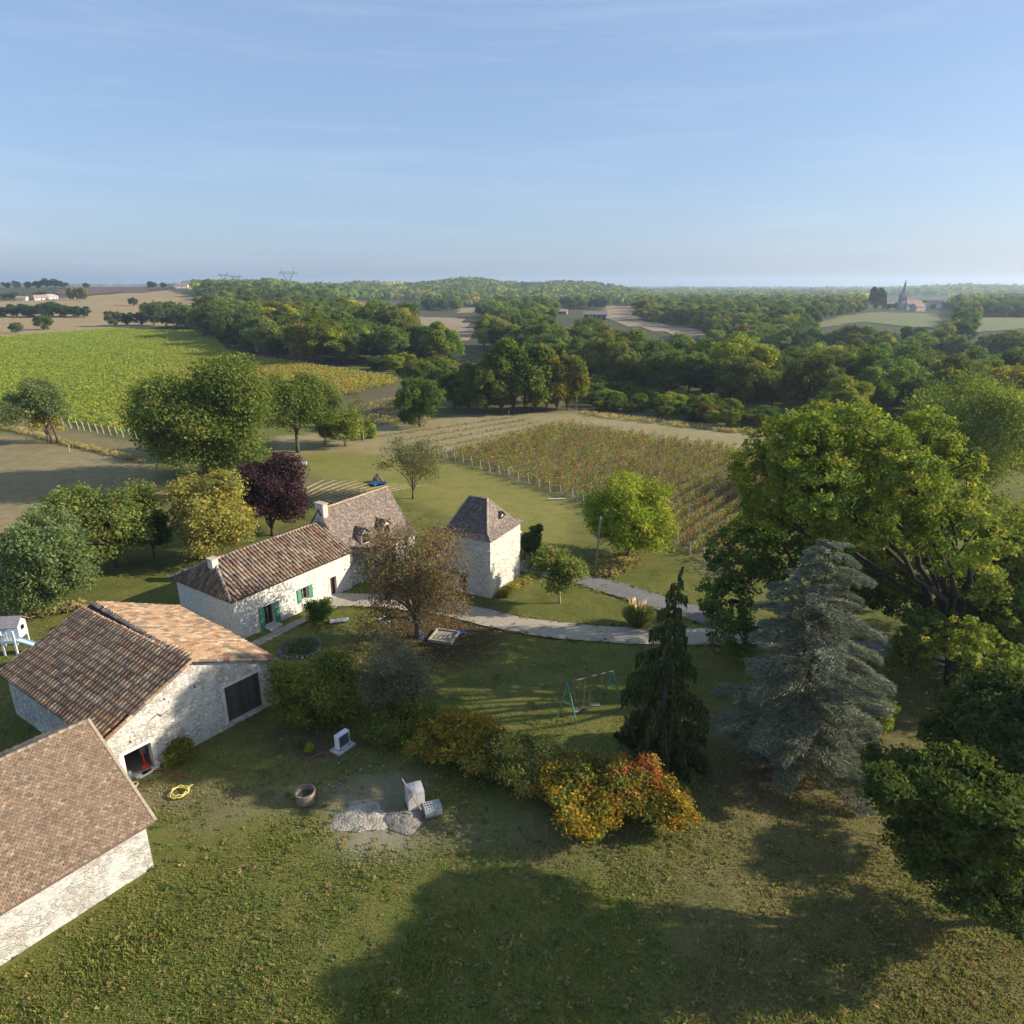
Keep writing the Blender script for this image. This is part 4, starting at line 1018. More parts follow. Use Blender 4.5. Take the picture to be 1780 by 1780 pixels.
rubble((0, HD), (0, -1), (1, 0), 0, HD, .1, lambda x: HE - .1, [], house, 16, 240)
opening(house, 2.45, 3.3, .15, 1.80, 'door'); opening(house, 5.95, 6.63, .88, 1.92, 'window'); opening(house, 8.95, 9.6, .08, 1.72, 'door', frame=(.16, .09, .05))
MB().box((3.03, .2, 2.95), (3.21, .24, 3.15)).build('vent', M['dark'], house, U)
for h in holes[:3]: surround(house, *h, sill=h[2] > .5)
for a, b, c, d in ((1.98, 2.42, .05, 1.80), (3.34, 3.80, .05, 1.80), (5.56, 5.92, .78, 1.95), (6.67, 7.06, .78, 1.95)): shutter(house, a, b, c, d)
MB().box((2.3, -.75, -.05), (3.45, -.02, .14), (.42, .40, .36)).build('doorstep', M['stone'], house, U)
MB().box((8.8, -.5, -.05), (9.75, -.02, .10), (.46, .44, .40)).build('doorstep', M['stone'], house, U)
# ledge under the small house corner ivy stain and eave cornice
cn = MB()
n = 46
for i in range(n): cn.box((i * HL / n + .01, -.10, HE - .11), ((i + 1) * HL / n - .01, 0, HE - .02), pickc([((.5, .42, .32), 3), ((.42, .3, .2), 2)], random))
cn.build('eave_cornice', M['tile'], house, U, kind='stuff')
hx0 = 1.2; ov = .32; ze = HE - .13; rz = HR + .05
c00, c10, c01, c11 = (-ov, -ov, ze), (HL + .12, -ov, ze), (-ov, HD + ov, ze), (HL + .12, HD + ov, ze); r0_, r1_ = (hx0, HD / 2, rz), (HL + .12, HD / 2, rz)
rf = MB(); up = Vector((0, 0, .1))
for p in ([c00, c10, r1_, r0_], [c11, c01, r0_, r1_], [c01, c00, r0_]):
    rf.face([Vector(q) + up for q in p]); rf.face([q for q in p][::-1])
for a, b in ((c00, c10), (c01, c00), (c11, c01), (c10, r1_), (r1_, c11)): rf.face([a, b, Vector(b) + up, Vector(a) + up])
hroof = rf.build('roof', M['deck'], house, U, color=(.055, .042, .035))  # near-black deck again: shade between the tiles put into its colour
lift = lambda p: (p[0], p[1], p[2] + .1)
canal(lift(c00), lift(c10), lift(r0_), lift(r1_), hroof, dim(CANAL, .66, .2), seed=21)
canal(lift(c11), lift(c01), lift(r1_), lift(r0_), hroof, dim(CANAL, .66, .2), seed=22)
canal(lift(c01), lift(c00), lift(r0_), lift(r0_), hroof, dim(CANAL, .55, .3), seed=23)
ridge((hx0, HD / 2, rz + .12), (HL + .12, HD / 2, rz + .12), hroof, CANAL_SUN, seed=24)
ridge((-ov, -ov, ze + .12), (hx0, HD / 2, rz + .12), hroof, [((.42, .36, .30), 2), ((.3, .22, .17), 2)], seed=25); ridge((-ov, HD + ov, ze + .12), (hx0, HD / 2, rz + .12), hroof, [((.42, .36, .30), 2), ((.3, .22, .17), 2)], seed=26)
ch = MB(); ch.box((.62, 2.9, 4.2), (1.12, 3.5, 5.5), (.62, .58, .50)).box((.56, 2.84, 5.5), (1.18, 3.56, 5.58), (.5, .42, .34))
chm = ch.build('chimney', M['stone'], hroof, U)
fl = MB(); fl.face([(.60, 2.86, 4.28), (1.14, 2.86, 4.28), (1.3, 2.0, 4.35), (.3, 2.3, 4.1)], (.6, .57, .5)); fl.bar((.55, 2.8, 4.2), (.2, 2.2, 3.95), .12, .05, (.6, .57, .5)); fl.bar((1.2, 2.8, 4.42), (.9, 2.1, 4.28), .12, .05, (.6, .57, .5))
fl.build('flashing', M['stone'], chm, U)

# ---------------------------- taller house with the steep roof
h2o = (Matrix.Translation(Vector(ho)) @ Matrix.Rotation(HA_, 4, 'Z')) @ Vector((HL * U + .02, .25 * U, 0))
tall = empty('steep_roofed_house', h2o, HA_, 'stone house with steep flat tiled roof, dormers and one green shutter', 'house')
TL, TD, TE, TR = 8.4, 6.6, 2.5, 6.35
holes = [(2.28, 2.75, .8, 2.05), (5.0, 5.8, .1, 2.0)]
mb = MB(); wallface(mb, (0, 0), (1, 0), (0, 1), 0, TL, -.1, TE, holes, .26)
wallface(mb, (TL, 0), (0, 1), (-1, 0), 0, TD, -.1, TE); mb.face([(TL, 0, TE), (TL, TD, TE), (TL, TD / 2, TR - .1)])
wallface(mb, (0, TD), (0, -1), (1, 0), 0, TD, -.1, TE); mb.face([(0, TD, TE), (0, 0, TE), (0, TD / 2, TR - .1)])
wallface(mb, (TL, TD), (-1, 0), (0, -1), 0, TL, -.1, TE)
mb.build('wall', M['limestone'], tall, U)
rubble((0, 0), (1, 0), (0, 1), 0, TL, .1, lambda x: TE - .1, holes, tall, 35, 140)
opening(tall, 2.28, 2.75, .8, 2.05, 'window'); opening(tall, 5.0, 5.8, .1, 2.0, 'door')
for h in holes: surround(tall, *h, sill=h[2] > .5)
shutter(tall, 1.82, 2.24, .78, 2.05)
ov = .3; yk, zk = .75, TE + .62          # flared foot of the roof
rf = MB(); up = Vector((0, 0, -.1))
prof = [(-ov, TE - .12), (yk, zk), (TD / 2, TR), (TD - yk, zk), (TD + ov, TE - .12)]
for i in range(4):
    (ya, za), (yb, zb) = prof[i], prof[i + 1]
    p = [Vector((-.05, ya, za)), Vector((TL + .15, ya, za)), Vector((TL + .15, yb, zb)), Vector((-.05, yb, zb))]
    rf.face(p); rf.face([q + up for q in p][::-1]); rf.face([p[1], p[1] + up, p[2] + up, p[2]]); rf.face([p[0] + up, p[0], p[3], p[3] + up])
rf.face([(-.05, -ov, TE - .22), (TL + .15, -ov, TE - .22), (TL + .15, -ov, TE - .12), (-.05, -ov, TE - .12)])
troof = rf.build('roof', M['deck'], tall, U, color=(.15, .105, .085))
X0, X1 = -.05, TL + .15
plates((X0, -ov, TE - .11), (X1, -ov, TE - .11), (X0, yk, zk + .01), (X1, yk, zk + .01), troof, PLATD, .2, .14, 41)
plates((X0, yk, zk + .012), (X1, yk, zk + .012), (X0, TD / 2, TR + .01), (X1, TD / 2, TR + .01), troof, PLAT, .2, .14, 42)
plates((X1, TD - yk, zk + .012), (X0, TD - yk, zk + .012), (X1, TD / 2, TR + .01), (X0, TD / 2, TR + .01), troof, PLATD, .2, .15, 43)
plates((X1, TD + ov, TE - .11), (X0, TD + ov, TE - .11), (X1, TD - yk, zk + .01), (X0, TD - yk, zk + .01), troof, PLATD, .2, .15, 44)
ridge((X0, TD / 2, TR + .02), (X1, TD / 2, TR + .02), troof, [((.48, .27, .14), 3), ((.42, .3, .19), 2)], r=.12, seed=45)
ch = MB(); ch.box((.1, 2.75, 5.0), (.62, 3.75, 6.85), (.56, .50, .42)).box((.04, 2.68, 6.85), (.68, 3.82, 6.95), (.5, .36, .26)); ch.build('chimney', M['stone'], troof, U)
def dormer(parent, x, y, z, w, hgt, sl, pal, name='dormer', back=1.6):
    """gabled dormer: cheeks, window, little tiled roof running back into the slope"""
    b = MB(); w2 = w / 2
    b.face([(x - w2, y, z), (x + w2, y, z), (x + w2, y, z + hgt), (x, y, z + hgt + .38), (x - w2, y, z + hgt)], (.58, .54, .47))
    for k in (-1, 1): b.face([(x + k * w2, y, z), (x + k * w2, y + back, z), (x + k * w2, y + back, z + hgt), (x + k * w2, y, z + hgt)], (.50, .47, .42))
    d = b.build(name, M['stone'], parent, U)
    MB().box((x - w2 + .1, y - .02, z + .12), (x + w2 - .1, y + .02, z + hgt - .04)).build('window', M['dark'], d, U)
    f = MB()
    for k in (-1, 1):
        f.box((x + k * (w2 - .09) - .03, y - .035, z + .1), (x + k * (w2 - .09) + .03, y, z + hgt))
        plates((x + k * (w2 + .12), y - .12, z + hgt - .08), (x + k * (w2 + .12), y + back, z + hgt - .08), (x, y - .12, z + hgt + .46), (x, y + back + .5, z + hgt + .46), d, pal, .18, .13, 50 + k, name='dormer_tiles')
        f2 = MB(); f2.face([(x + k * (w2 + .12), y - .12, z + hgt - .09), (x + k * (w2 + .12), y + back, z + hgt - .09), (x, y + back + .4, z + hgt + .44), (x, y - .12, z + hgt + .44)], (.14, .1, .08)); f2.build('dormer_roof', M['deck'], d, U)
    f.build('frame', M['paint'], d, U, color=(.24, .12, .08))
    return d
dormer(troof, 2.65, .55, 3.0, .95, 1.0, 1, PLATD); dormer(troof, 5.35, .55, 3.0, .95, 1.0, 1, PLATD)

# ---------------------------- dovecote tower
to_ = G(853, 1040); TA = math.radians(62.06)
tower = empty('dovecote_tower', to_, TA, 'square stone dovecote tower with steep dark tiled hipped roof', 'tower')
W1, W2, WE = 5.33, 5.0, 5.1
mb = MB(); tholes = [(1.9, 2.0, 1.5, 1.62), (2.55, 2.66, 1.5, 1.62), (3.2, 3.3, 1.48, 1.6), (3.85, 3.95, 1.45, 1.57)]
wallface(mb, (0, 0), (1, 0), (0, 1), 0, W1, -.1, WE, tholes, .3)
wallface(mb, (0, W2), (0, -1), (1, 0), 0, W2, -.1, WE, [(1.9, 2.7, 0, 1.75)], .3); wallface(mb, (W1, 0), (0, 1), (-1, 0), 0, W2, -.1, WE); wallface(mb, (W1, W2), (-1, 0), (0, -1), 0, W1, -.1, WE)
mb.build('wall', M['towerstone'], tower, U)
for h in tholes: MB().box((h[0], .2, h[2]), (h[1], .25, h[3])).build('pigeon_hole_shade', M['dark'], tower, U)  # near-black panel in each hole paints its inner shade
MB().box((.2, W2 - 2.7, 0), (.25, W2 - 1.9, 1.75), (.10, .08, .06)).build('door', M['wood'], tower, U)
rubble((0, 0), (1, 0), (0, 1), 0, W1, 2.0, lambda x: 3.95, [], tower, 55, 170)
rubble((0, W2), (0, -1), (1, 0), 0, W2, 0, lambda x: 3.95, [], tower, 56, 330)
sc_ = MB(); zc = 4.12; k = .11
sc_.box((-k, -k, zc), (W1 + k, 0, zc + .1)).box((-k, 0, zc), (0, W2, zc + .1)).box((W1, 0, zc), (W1 + k, W2, zc + .1)).box((-k, W2, zc), (W1 + k, W2 + k, zc + .1))
sc_.build('string_course', M['stone'], tower, U, color=(.66, .60, .50))
q = MB(); r = random.Random(5)
nq = 15
for i in range(nq):    # corner stones, alternately long and short
    z0, z1 = i * WE / nq + .012, (i + 1) * WE / nq - .012
    if z0 < zc + .1 and z1 > zc: continue
    l1, l2 = (.5, .28) if i % 2 else (.28, .5)
    o = MB().box((-.012, -.012, z0), (l1, .02, z1)); o.box((-.012, .02, z0), (.02, l2, z1)); g = r.uniform(.86, 1.08); o.build('corner_stone', M['stone'], tower, U, color=(.68 * g, .62 * g, .52 * g))
ov = .22; ze = WE - .02; ap = 7.7; ra, rb = (W1 / 2, 1.75, ap), (W1 / 2, W2 - 1.45, ap)
kx = .55; zk = WE + .42
o4 = [(-ov, -ov, ze), (W1 + ov, -ov, ze), (W1 + ov, W2 + ov, ze), (-ov, W2 + ov, ze)]; i4 = [(kx, kx, zk), (W1 - kx, kx, zk), (W1 - kx, W2 - kx, zk), (kx, W2 - kx, zk)]
rf = MB()
for a in range(4):
    b = (a + 1) % 4; rf.face([o4[a], o4[b], i4[b], i4[a]])
rf.face([i4[0], i4[1], ra]); rf.face([i4[1], i4[2], rb, ra]); rf.face([i4[2], i4[3], rb]); rf.face([i4[3], i4[0], ra, rb]); rf.face(o4[::-1])
wroof = rf.build('roof', M['deck'], tower, U, color=(.13, .10, .085))
up_ = lambda p: (p[0], p[1], p[2] + .012)
for a in range(4):
    b = (a + 1) % 4; plates(up_(o4[a]), up_(o4[b]), up_(i4[a]), up_(i4[b]), wroof, PLAT if a == 0 else PLATD, .19, .13, 60 + a)  # darker tiles on faces away from the sun: shade put into the colour
for a, b, c, d in ((0, 1, ra, ra), (1, 2, ra, rb), (2, 3, rb, rb), (3, 0, rb, ra)): plates(up_(i4[a]), up_(i4[b]), up_(c), up_(d), wroof, PLAT if a == 0 else PLATD, .19, .13, 70 + a)  # upper slopes likewise, shade in the tile colour on all but the sunward face
HP = [((.46, .36, .27), 2), ((.38, .28, .2), 2)]
for a, c in ((0, ra), (1, ra), (2, rb), (3, rb)):
    ridge(up_(o4[a]), up_(i4[a]), wroof, HP, r=.085, seed=80 + a, name='hip_tile'); ridge(up_(i4[a]), up_(c), wroof, HP, r=.085, seed=84 + a, name='hip_tile')
ridge(up_(ra), up_(rb), wroof, HP, r=.1, seed=90)
dormer(wroof, 3.35, .75, 5.55, .75, .55, 1, PLATD, back=.9)

# ---------------------------- small far buildings
def small_house(name, label, px, py, w, d, h, rh, rot, wallc=(.66, .62, .56), roofc=(.34, .19, .13), cat='house', chim=True, wins=3, group=None, hip=False):
    b = GT(px, py); e = empty(name, (b[0], b[1], b[2] - .2), rot, label, cat, group)
    m = MB(); m.box((-w / 2, -d / 2, 0), (w / 2, d / 2, h), wallc)
    for k in (-1, 1): m.face([(k * w / 2, -d / 2, h), (k * w / 2, d / 2, h), (k * w / 2, 0, h + rh)], wallc)
    m.build('wall', M['concrete'], e)
    r_ = MB(); o_ = .5; up = Vector((0, 0, .18)); hh = 1.8 if hip else 0
    for k in (-1, 1):
        p = [Vector((-w / 2 - o_, k * (d / 2 + o_), h - .25)), Vector((w / 2 + o_, k * (d / 2 + o_), h - .25)), Vector((w / 2 + o_ - hh, 0, h + rh)), Vector((-w / 2 - o_ + hh, 0, h + rh))]
        r_.face([q + up for q in p]); r_.face(p[::-1]); r_.face([p[0], p[1], p[1] + up, p[0] + up]); r_.face([p[1], p[2], p[2] + up, p[1] + up]); r_.face([p[3], p[0], p[0] + up, p[3] + up])
    rf_ = r_.build('roof', M['tile'], e, color=roofc)
    if chim: MB().box((w * .2, -.35, h + rh * .5), (w * .2 + .7, .35, h + rh + .8), (.5, .4, .33)).build('chimney', M['concrete'], rf_)
    for i in range(wins):
        x = -w / 2 + w * (i + .5) / wins; isd = i == wins // 2
        wd_ = MB().box((x - .45, -d / 2 - .03, .1 if isd else 1.0), (x + .45, -d / 2 + .02, 2.2)).build('door' if isd else 'window', M['dark'], e)
        MB().box((x - .55, -d / 2 - .05, .1 if isd else .9), (x - .45, -d / 2 + .02, 2.3), wallc).box((x + .45, -d / 2 - .05, .1 if isd else .9), (x + .55, -d / 2 + .02, 2.3), wallc).build('frame', M['paint'], wd_)
    MB().box((w / 2 - .02, -.5, 1.0), (w / 2 + .03, .5, 2.1)).build('window', M['dark'], e)
    return e
WH = (.72, .70, .66)
small_house('farm_building', 'long building with pinkish red tile roof beyond the left wood', 626, 540, 17, 9, 4.5, 3.6, .05, (.5, .45, .38), (.36, .20, .15))
small_house('farm_building', 'red tile roof just showing left of the long red roof', 588, 536, 13, 8, 4, 2.6, .2, (.5, .45, .38), (.34, .19, .14), chim=False)
small_house('white_house', 'white rendered house with low red roof beyond the left wood', 684, 547, 12, 9, 5, 1.8, .5, WH, (.40, .24, .16))
small_house('white_annex', 'low white annex with red roof beside the white house', 716, 546, 11, 6, 3, 1.5, .15, WH, (.42, .24, .17), chim=False)
small_house('hilltop_house', 'white house with red roof on the left skyline', 317, 501, 17, 9, 4.2, 3.0, .25, WH, (.33, .20, .16))
small_house('garden_house', 'low white house left among the trees above the hedge', 40, 523, 10, 7, 3, 2.2, .1, WH, (.36, .25, .18), chim=False)
small_house('garden_house', 'white house with brown roof in the middle above the hedge', 72, 522, 13, 8, 3.2, 2.6, .7, WH, (.40, .29, .2))
small_house('garden_house', 'white gabled house rightmost above the hedge', 91, 520, 10, 7, 3.2, 2.4, .9, WH, (.45, .4, .34), chim=False)
small_house('red_shed', 'small red brown shed left of the open hangar', 978, 546, 9, 7, 3, 2, -.3, (.34, .18, .13), (.4, .33, .28), chim=False)
hg = small_house('hangar', 'dark fronted farm hangar with white gable end', 1034, 556, 19, 11, 5, 2.0, -.12, (.74, .74, .73), (.20, .17, .15), 'hangar', False, 0)
b_ = MB()
for i in range(5): b_.box((-9.2 + i * 3.7, -5.56, .2), (-5.9 + i * 3.7, -5.52, 4.3), (.06, .05, .045))  # solid dark panels; the shade inside the bays is put into their colour
b_.build('bay_shade_panel', M['wood'], hg)
small_house('skyline_house', 'tiny white house on the wooded skyline', 697, 497, 16, 10, 9, 3, .2, WH, (.4, .36, .33), chim=False)
VH = [(1600, 533, 22, 9, 6, 3), (1612, 538, 14, 9, 5, 3), (1585, 537, 12, 9, 5, 4), (1628, 534, 16, 9, 6, 3), (1640, 537, 13, 9, 5, 3), (1545, 536, 12, 9, 4, 3), (1594, 541, 13, 9, 5, 3.5), (1655, 536, 13, 9, 5, 3)]
for i, (px, py, w, d, h, r_) in enumerate(VH):
    small_house('village_house', 'pale walled red roofed house of the village round the church', px, py, w, d, h, r_, random.uniform(-1.2, 1.2), random.choice([(.60, .55, .48), (.5, .46, .4), (.66, .62, .56)]), random.choice([(.26, .175, .14), (.22, .17, .145), (.30, .20, .16)]), 'house', True, 3, 'village houses by the church')
def church():
    b = GT(1566, 539); e = empty('church', b, .15, 'village church with tall pointed stone spire', 'church'); D_ = depth(*b)
    top = Zat(b[0], b[1], 484) - b[2]; w = 6.4
    t = MB(); t.box((-w / 2, -w / 2, 0), (w / 2, w / 2, top * .46), (.36, .34, .31)).box((-w / 2 - .25, -w / 2 - .25, top * .46), (w / 2 + .25, w / 2 + .25, top * .46 + .5), (.42, .4, .36)); t.build('tower', M['concrete'], e)
    s = MB(); n = 8; zb = top * .46 + .5
    ring = [(w * .48 * math.cos(math.pi / 8 + k * math.pi / 4), w * .48 * math.sin(math.pi / 8 + k * math.pi / 4), zb) for k in range(8)]
    for k in range(8): s.face([ring[k], ring[(k + 1) % 8], (0, 0, top)], (.27, .26, .25))
    sp = s.build('spire', M['tile'], e)
    for a in (-1, 1):
        for c in (-1, 1):
            p = MB(); x, y = a * w * .42, c * w * .42
            p.box((x - .5, y - .5, zb), (x + .5, y + .5, zb + 1.6), (.38, .36, .33))
            for k in range(4):
                q = [(x + .6 * math.cos(math.pi / 4 + j * math.pi / 2), y + .6 * math.sin(math.pi / 4 + j * math.pi / 2), zb + 1.6) for j in (k, k + 1)]; p.face([*q, (x, y, zb + 4.2)], (.3, .28, .27))
            p.build('pinnacle', M['concrete'], sp)
    for k, (dx, dy) in enumerate(((0, -1), (1, 0), (-1, 0))):
        for o_ in (-1, 1):
            cx, cy_ = dx * (w / 2) + (o_ * 1.3 if dx == 0 else 0), dy * (w / 2) + (o_ * 1.3 if dy == 0 else 0)
            MB().box((cx - (.5 if dx == 0 else .06), cy_ - (.5 if dy == 0 else .06), top * .28), (cx + (.5 if dx == 0 else .06), cy_ + (.5 if dy == 0 else .06), top * .42)).build('belfry_shade_panel', M['dark'], e)  # dark panels on the solid tower, coloured as the shade inside the openings
    nv = MB(); nv.box((w / 2, -5, 0), (w / 2 + 20, 5, 7), (.58, .54, .47)); nv.build('nave_wall', M['concrete'], e)
    r_ = MB(); r_.face([(w / 2, -5.5, 6.8), (w / 2 + 20.5, -5.5, 6.8), (w / 2 + 20.5, 0, 11.5), (w / 2, 0, 11.5)]); r_.face([(w / 2, 5.5, 6.8), (w / 2, 0, 11.5), (w / 2 + 20.5, 0, 11.5), (w / 2 + 20.5, 5.5, 6.8)]); r_.face([(w / 2 + 20.3, -5, 6.9), (w / 2 + 20.3, 5, 6.9), (w / 2 + 20.3, 0, 11.4)])
    r_.build('nave_roof', M['tile'], e, color=(.34, .22, .17))
    for i in range(4): MB().box((w / 2 + 3 + i * 4.6, -5.05, 2.5), (w / 2 + 4 + i * 4.6, -4.98, 5.5)).build('window', M['dark'], e)
church()
for i in range(16):
    px_ = random.uniform(1500, 1680); py_ = random.uniform(534, 539)
    if abs(px_ - 1566) < 8: continue
    b = GT(px_, py_); ptree('village_tree', 'garden tree among the village houses by the church', (b[0], b[1], b[2] - .2), random.uniform(7, 12), random.choice((0, 1, 2, 4, 6)), random.choice([(.8, 1, 1), (1, 1.1, .9), (1.4, 1.2, .8), (.7, .9, .9)]), random.uniform(.9, 1.4), 'tree', 'village trees')
ptree_px('cedar_tree', 'tall dark flat topped cedar left of the church', 1521, 540, 497, 2, (.55, .7, .8), .8); ptree_px('cypress_tree', 'narrow dark cypress left of the church', 1534, 540, 508, 6, (.4, .5, .6), .6)
def pylon(px, dist, top, wid, label):
    a = (px - 890) / F; x = a * dist; y = math.sqrt(max(dist * dist - 0, 1)) * .96; x = a * depth(x, y, 20); z = float(T(x, y)); h = Zat(x, y, top) - z
    e = empty('pylon', (x, y, z - .3), .2, label, 'pylon'); t = .15 * dist / 420
    c = (.11, .12, .13); m = MB(); k = wid / 2; zb = h * .80; zw = h * .55; bw = h * .09; ww = h * .03
    for sx in (-1, 1):
        for sy in (-1, 1): m.bar((sx * bw, sy * bw, 0), (sx * ww, sy * ww, zw), t, t, c)
    for i in range(6):
        f0, f1 = i / 6, (i + 1) / 6; w0, w1 = bw + (ww - bw) * f0, bw + (ww - bw) * f1
        for sy in (-1, 1): m.bar((-w0, sy * w0, zw * f0), (w1, sy * w1, zw * f1), t * .6, t * .6, c); m.bar((w0, sy * w0, zw * f0), (-w1, sy * w1, zw * f1), t * .6, t * .6, c)
    m.build('mast', M['metal'], e)
    hd = MB()
    for sx in (-1, 1):
        for sy in (-1, 1): hd.bar((sx * ww * .6, sy * ww, zw), (sx * k * .62, sy * ww, zb), t, t, c)
        hd.bar((sx * ww * .6, 0, zw), (sx * k * .40, 0, zb), t * .7, t * .7, c); hd.bar((sx * k * .62, 0, zb), (sx * k * .66, 0, h), t, t, c)
    hd.build('head', M['metal'], e)
    ar = MB(); ar.bar((-k, 0, zb), (k, 0, zb), t, t, c); ar.bar((-k, 0, zb), (-k * .62, 0, zb + h * .05), t * .7, t * .7, c); ar.bar((k, 0, zb), (k * .62, 0, zb + h * .05), t * .7, t * .7, c); ar.bar((-k * .62, 0, zb + h * .05), (k * .62, 0, zb + h * .05), t * .8, t * .8, c)
    for i in range(8):
        xa = -k * .62 + i * k * 1.24 / 8; ar.bar((xa, 0, zb if i % 2 else zb + h * .05), (xa + k * 1.24 / 8, 0, zb + h * .05 if i % 2 else zb), t * .5, t * .5, c)
    ar.build('crossarm', M['metal'], e)
    for xi in (-k * .97, 0, k * .97): MB().bar((xi, 0, zb), (xi, 0, zb - h * .08), t * .7, t * .7, (.2, .22, .22)).build('insulator', M['metal'], e)
pylon(503, 900, 464, 22, 'tallest power pylon rising against the sky above the wood')
pylon(391, 1250, 473, 20, 'left of the two small far pylons on the skyline')
pylon(412, 1200, 476, 20, 'right of the two small far pylons on the skyline')
pylon(702, 600, 508, 13, 'pylon standing in front of the white house')
#@@HEROES
P_OAK = [((0.110, 0.142, 0.026), 4), ((0.085, 0.116, 0.024), 3), ((0.155, 0.176, 0.032), 3), ((0.21, 0.19, 0.04), 0.9)]
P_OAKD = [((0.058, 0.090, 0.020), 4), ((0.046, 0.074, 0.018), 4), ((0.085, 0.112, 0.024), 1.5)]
P_OAKL = [((0.078, 0.104, 0.022), 4), ((0.062, 0.088, 0.020), 3), ((0.108, 0.128, 0.026), 3), ((0.15, 0.14, 0.035), 0.6)]
P_LIME = [((0.15, 0.19, 0.022), 4), ((0.12, 0.16, 0.022), 4), ((0.20, 0.20, 0.025), 2), ((0.27, 0.24, 0.03), .7)]
P_YEL = [((0.22, 0.19, 0.045), 4), ((0.16, 0.155, 0.04), 3), ((0.28, 0.225, 0.06), 2), ((0.12, 0.13, 0.035), 2)]
P_PLUM = [((0.040, 0.020, 0.024), 4), ((0.055, 0.028, 0.030), 3), ((0.030, 0.017, 0.018), 3), ((0.075, 0.042, 0.040), 1)]
P_GREY = [((0.085, 0.118, 0.058), 4), ((0.070, 0.100, 0.050), 3), ((0.115, 0.140, 0.075), 2), ((0.10, 0.13, 0.04), 1)]
P_WAL = [((0.105, 0.130, 0.030), 4), ((0.080, 0.105, 0.026), 3), ((0.15, 0.155, 0.04), 2), ((0.17, 0.13, 0.045), .6)]
P_BRN = [((0.165, 0.105, 0.050), 4), ((0.115, 0.080, 0.044), 4), ((0.115, 0.108, 0.052), 3.5), ((0.22, 0.13, 0.05), 1.3), ((0.09, 0.07, 0.045), 3)]
P_APP = [((0.105, 0.105, 0.045), 4), ((0.085, 0.085, 0.04), 3), ((0.15, 0.13, 0.06), 1)]
P_OCH = [((0.105, 0.112, 0.024), 2.5), ((0.18, 0.145, 0.022), 3), ((0.27, 0.18, 0.022), 3), ((0.25, 0.115, 0.018), 1.8), ((0.07, 0.085, 0.02), 2.5)]
P_OLV = [((0.10, 0.115, 0.022), 4), ((0.075, 0.09, 0.02), 4), ((0.15, 0.14, 0.025), 1.5), ((0.16, 0.11, 0.025), 1)]

tree('oak_tree', 'large dense green tree with rounded crown left of the centre', 358, 838, 624, 243, 488, P_OAKL, 26000, .42, .10, .02, 12, 31, tr=.5, per=30, twigs=2, ls=.46)
tree('walnut_tree', 'twin trunked pale tree with a yellow clump by the left vineyard posts', 98, 770, 658, 20, 134, P_WAL + P_GREY, 5200, .40, .11, .30, 8, 32, trunks=2, tr=.28, lo=.45, twigs=8)
tree('yellowing_shrub', 'bright yellow sapling in front of the twin trunked tree', 84, 768, 695, 55, 118, P_YEL, 1300, .36, .16, .2, 5, 33, cat='sapling')
tree('field_maple', 'round crowned tree on one straight trunk right of the big tree', 518, 786, 642, 450, 592, P_OAKL, 13000, .40, .10, .28, 9, 34, tr=.36, twigs=3)
for i, (px, py, tp, a, b, lab, pl) in enumerate([(566, 772, 712, 545, 592, 'low tangled bush right of the straight trunked tree', P_OAK), (600, 776, 700, 572, 632, 'taller bush beside the bare sapling', P_OAK), (640, 762, 738, 622, 655, 'small bright bush at the foot of the bare sapling', P_LIME)]):
    tree('field_shrub', lab, px, py, tp, a, b, pl, 2200, .36, .15, .02, 6, 40 + i, cat='bush', trunks=2, tr=.1)
tree('bare_sapling', 'nearly bare thin sapling among the bushes', 632, 766, 680, 605, 655, P_APP, 500, .3, .14, .25, 7, 44, tr=.14, twigs=12, bark=(.30, .26, .2))
tree('plum_tree', 'dark purple leaved plum tree behind the low farmhouse', 474, 930, 788, 414, 536, P_PLUM, 12000, .30, .11, .14, 10, 45, tr=.24, per=26)
tree('yellow_maple', 'golden yellow tree behind the low farmhouse', 366, 972, 818, 298, 443, P_YEL, 12000, .30, .11, .06, 10, 46, tr=.24)
tree('walnut_tree', 'spreading green tree left of the golden tree', 202, 985, 847, 104, 290, P_WAL, 12000, .32, .10, .16, 10, 47, tr=.28, twigs=5, lo=.45)
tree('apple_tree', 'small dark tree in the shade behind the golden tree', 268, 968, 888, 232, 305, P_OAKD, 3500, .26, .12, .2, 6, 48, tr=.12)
tree('willow_tree', 'grey green feathery tree nearest the left edge', 90, 1052, 893, 16, 178, [((0.095, 0.125, 0.045), 4), ((0.078, 0.105, 0.040), 3), ((0.125, 0.145, 0.058), 2), ((0.12, 0.14, 0.036), 1)], 17000, .27, .10, .06, 11, 49, tr=.22, trunks=2, per=30, wild=1.1)
tree('yellow_green_tree', 'bright lime green tree beside the utility pole', 1090, 974, 818, 1008, 1170, P_LIME, 15000, .29, .10, .05, 11, 50, tr=.24, per=28)
tree('persimmon_tree', 'small open tree with pale trunk beside the driveway', 973, 1048, 946, 922, 1018, P_WAL, 4200, .25, .12, .26, 8, 51, tr=.11, bark=(.36, .31, .25), twigs=4)
tree('apple_tree', 'thin sparse tree behind the steep roofed house', 718, 866, 752, 660, 782, P_APP, 3600, .22, .12, .16, 10, 52, tr=.14, lo=.3, twigs=10, wild=1.2)
tree('chestnut_tree', 'brown leaved autumn chestnut in front of the tower', 727, 1108, 880, 606, 836, P_BRN, 8500, .19, .09, .0, 18, 53, tr=.30, lo=.2, twigs=24, per=22, bark=(.13, .11, .09), wild=1.2, ls=.4)
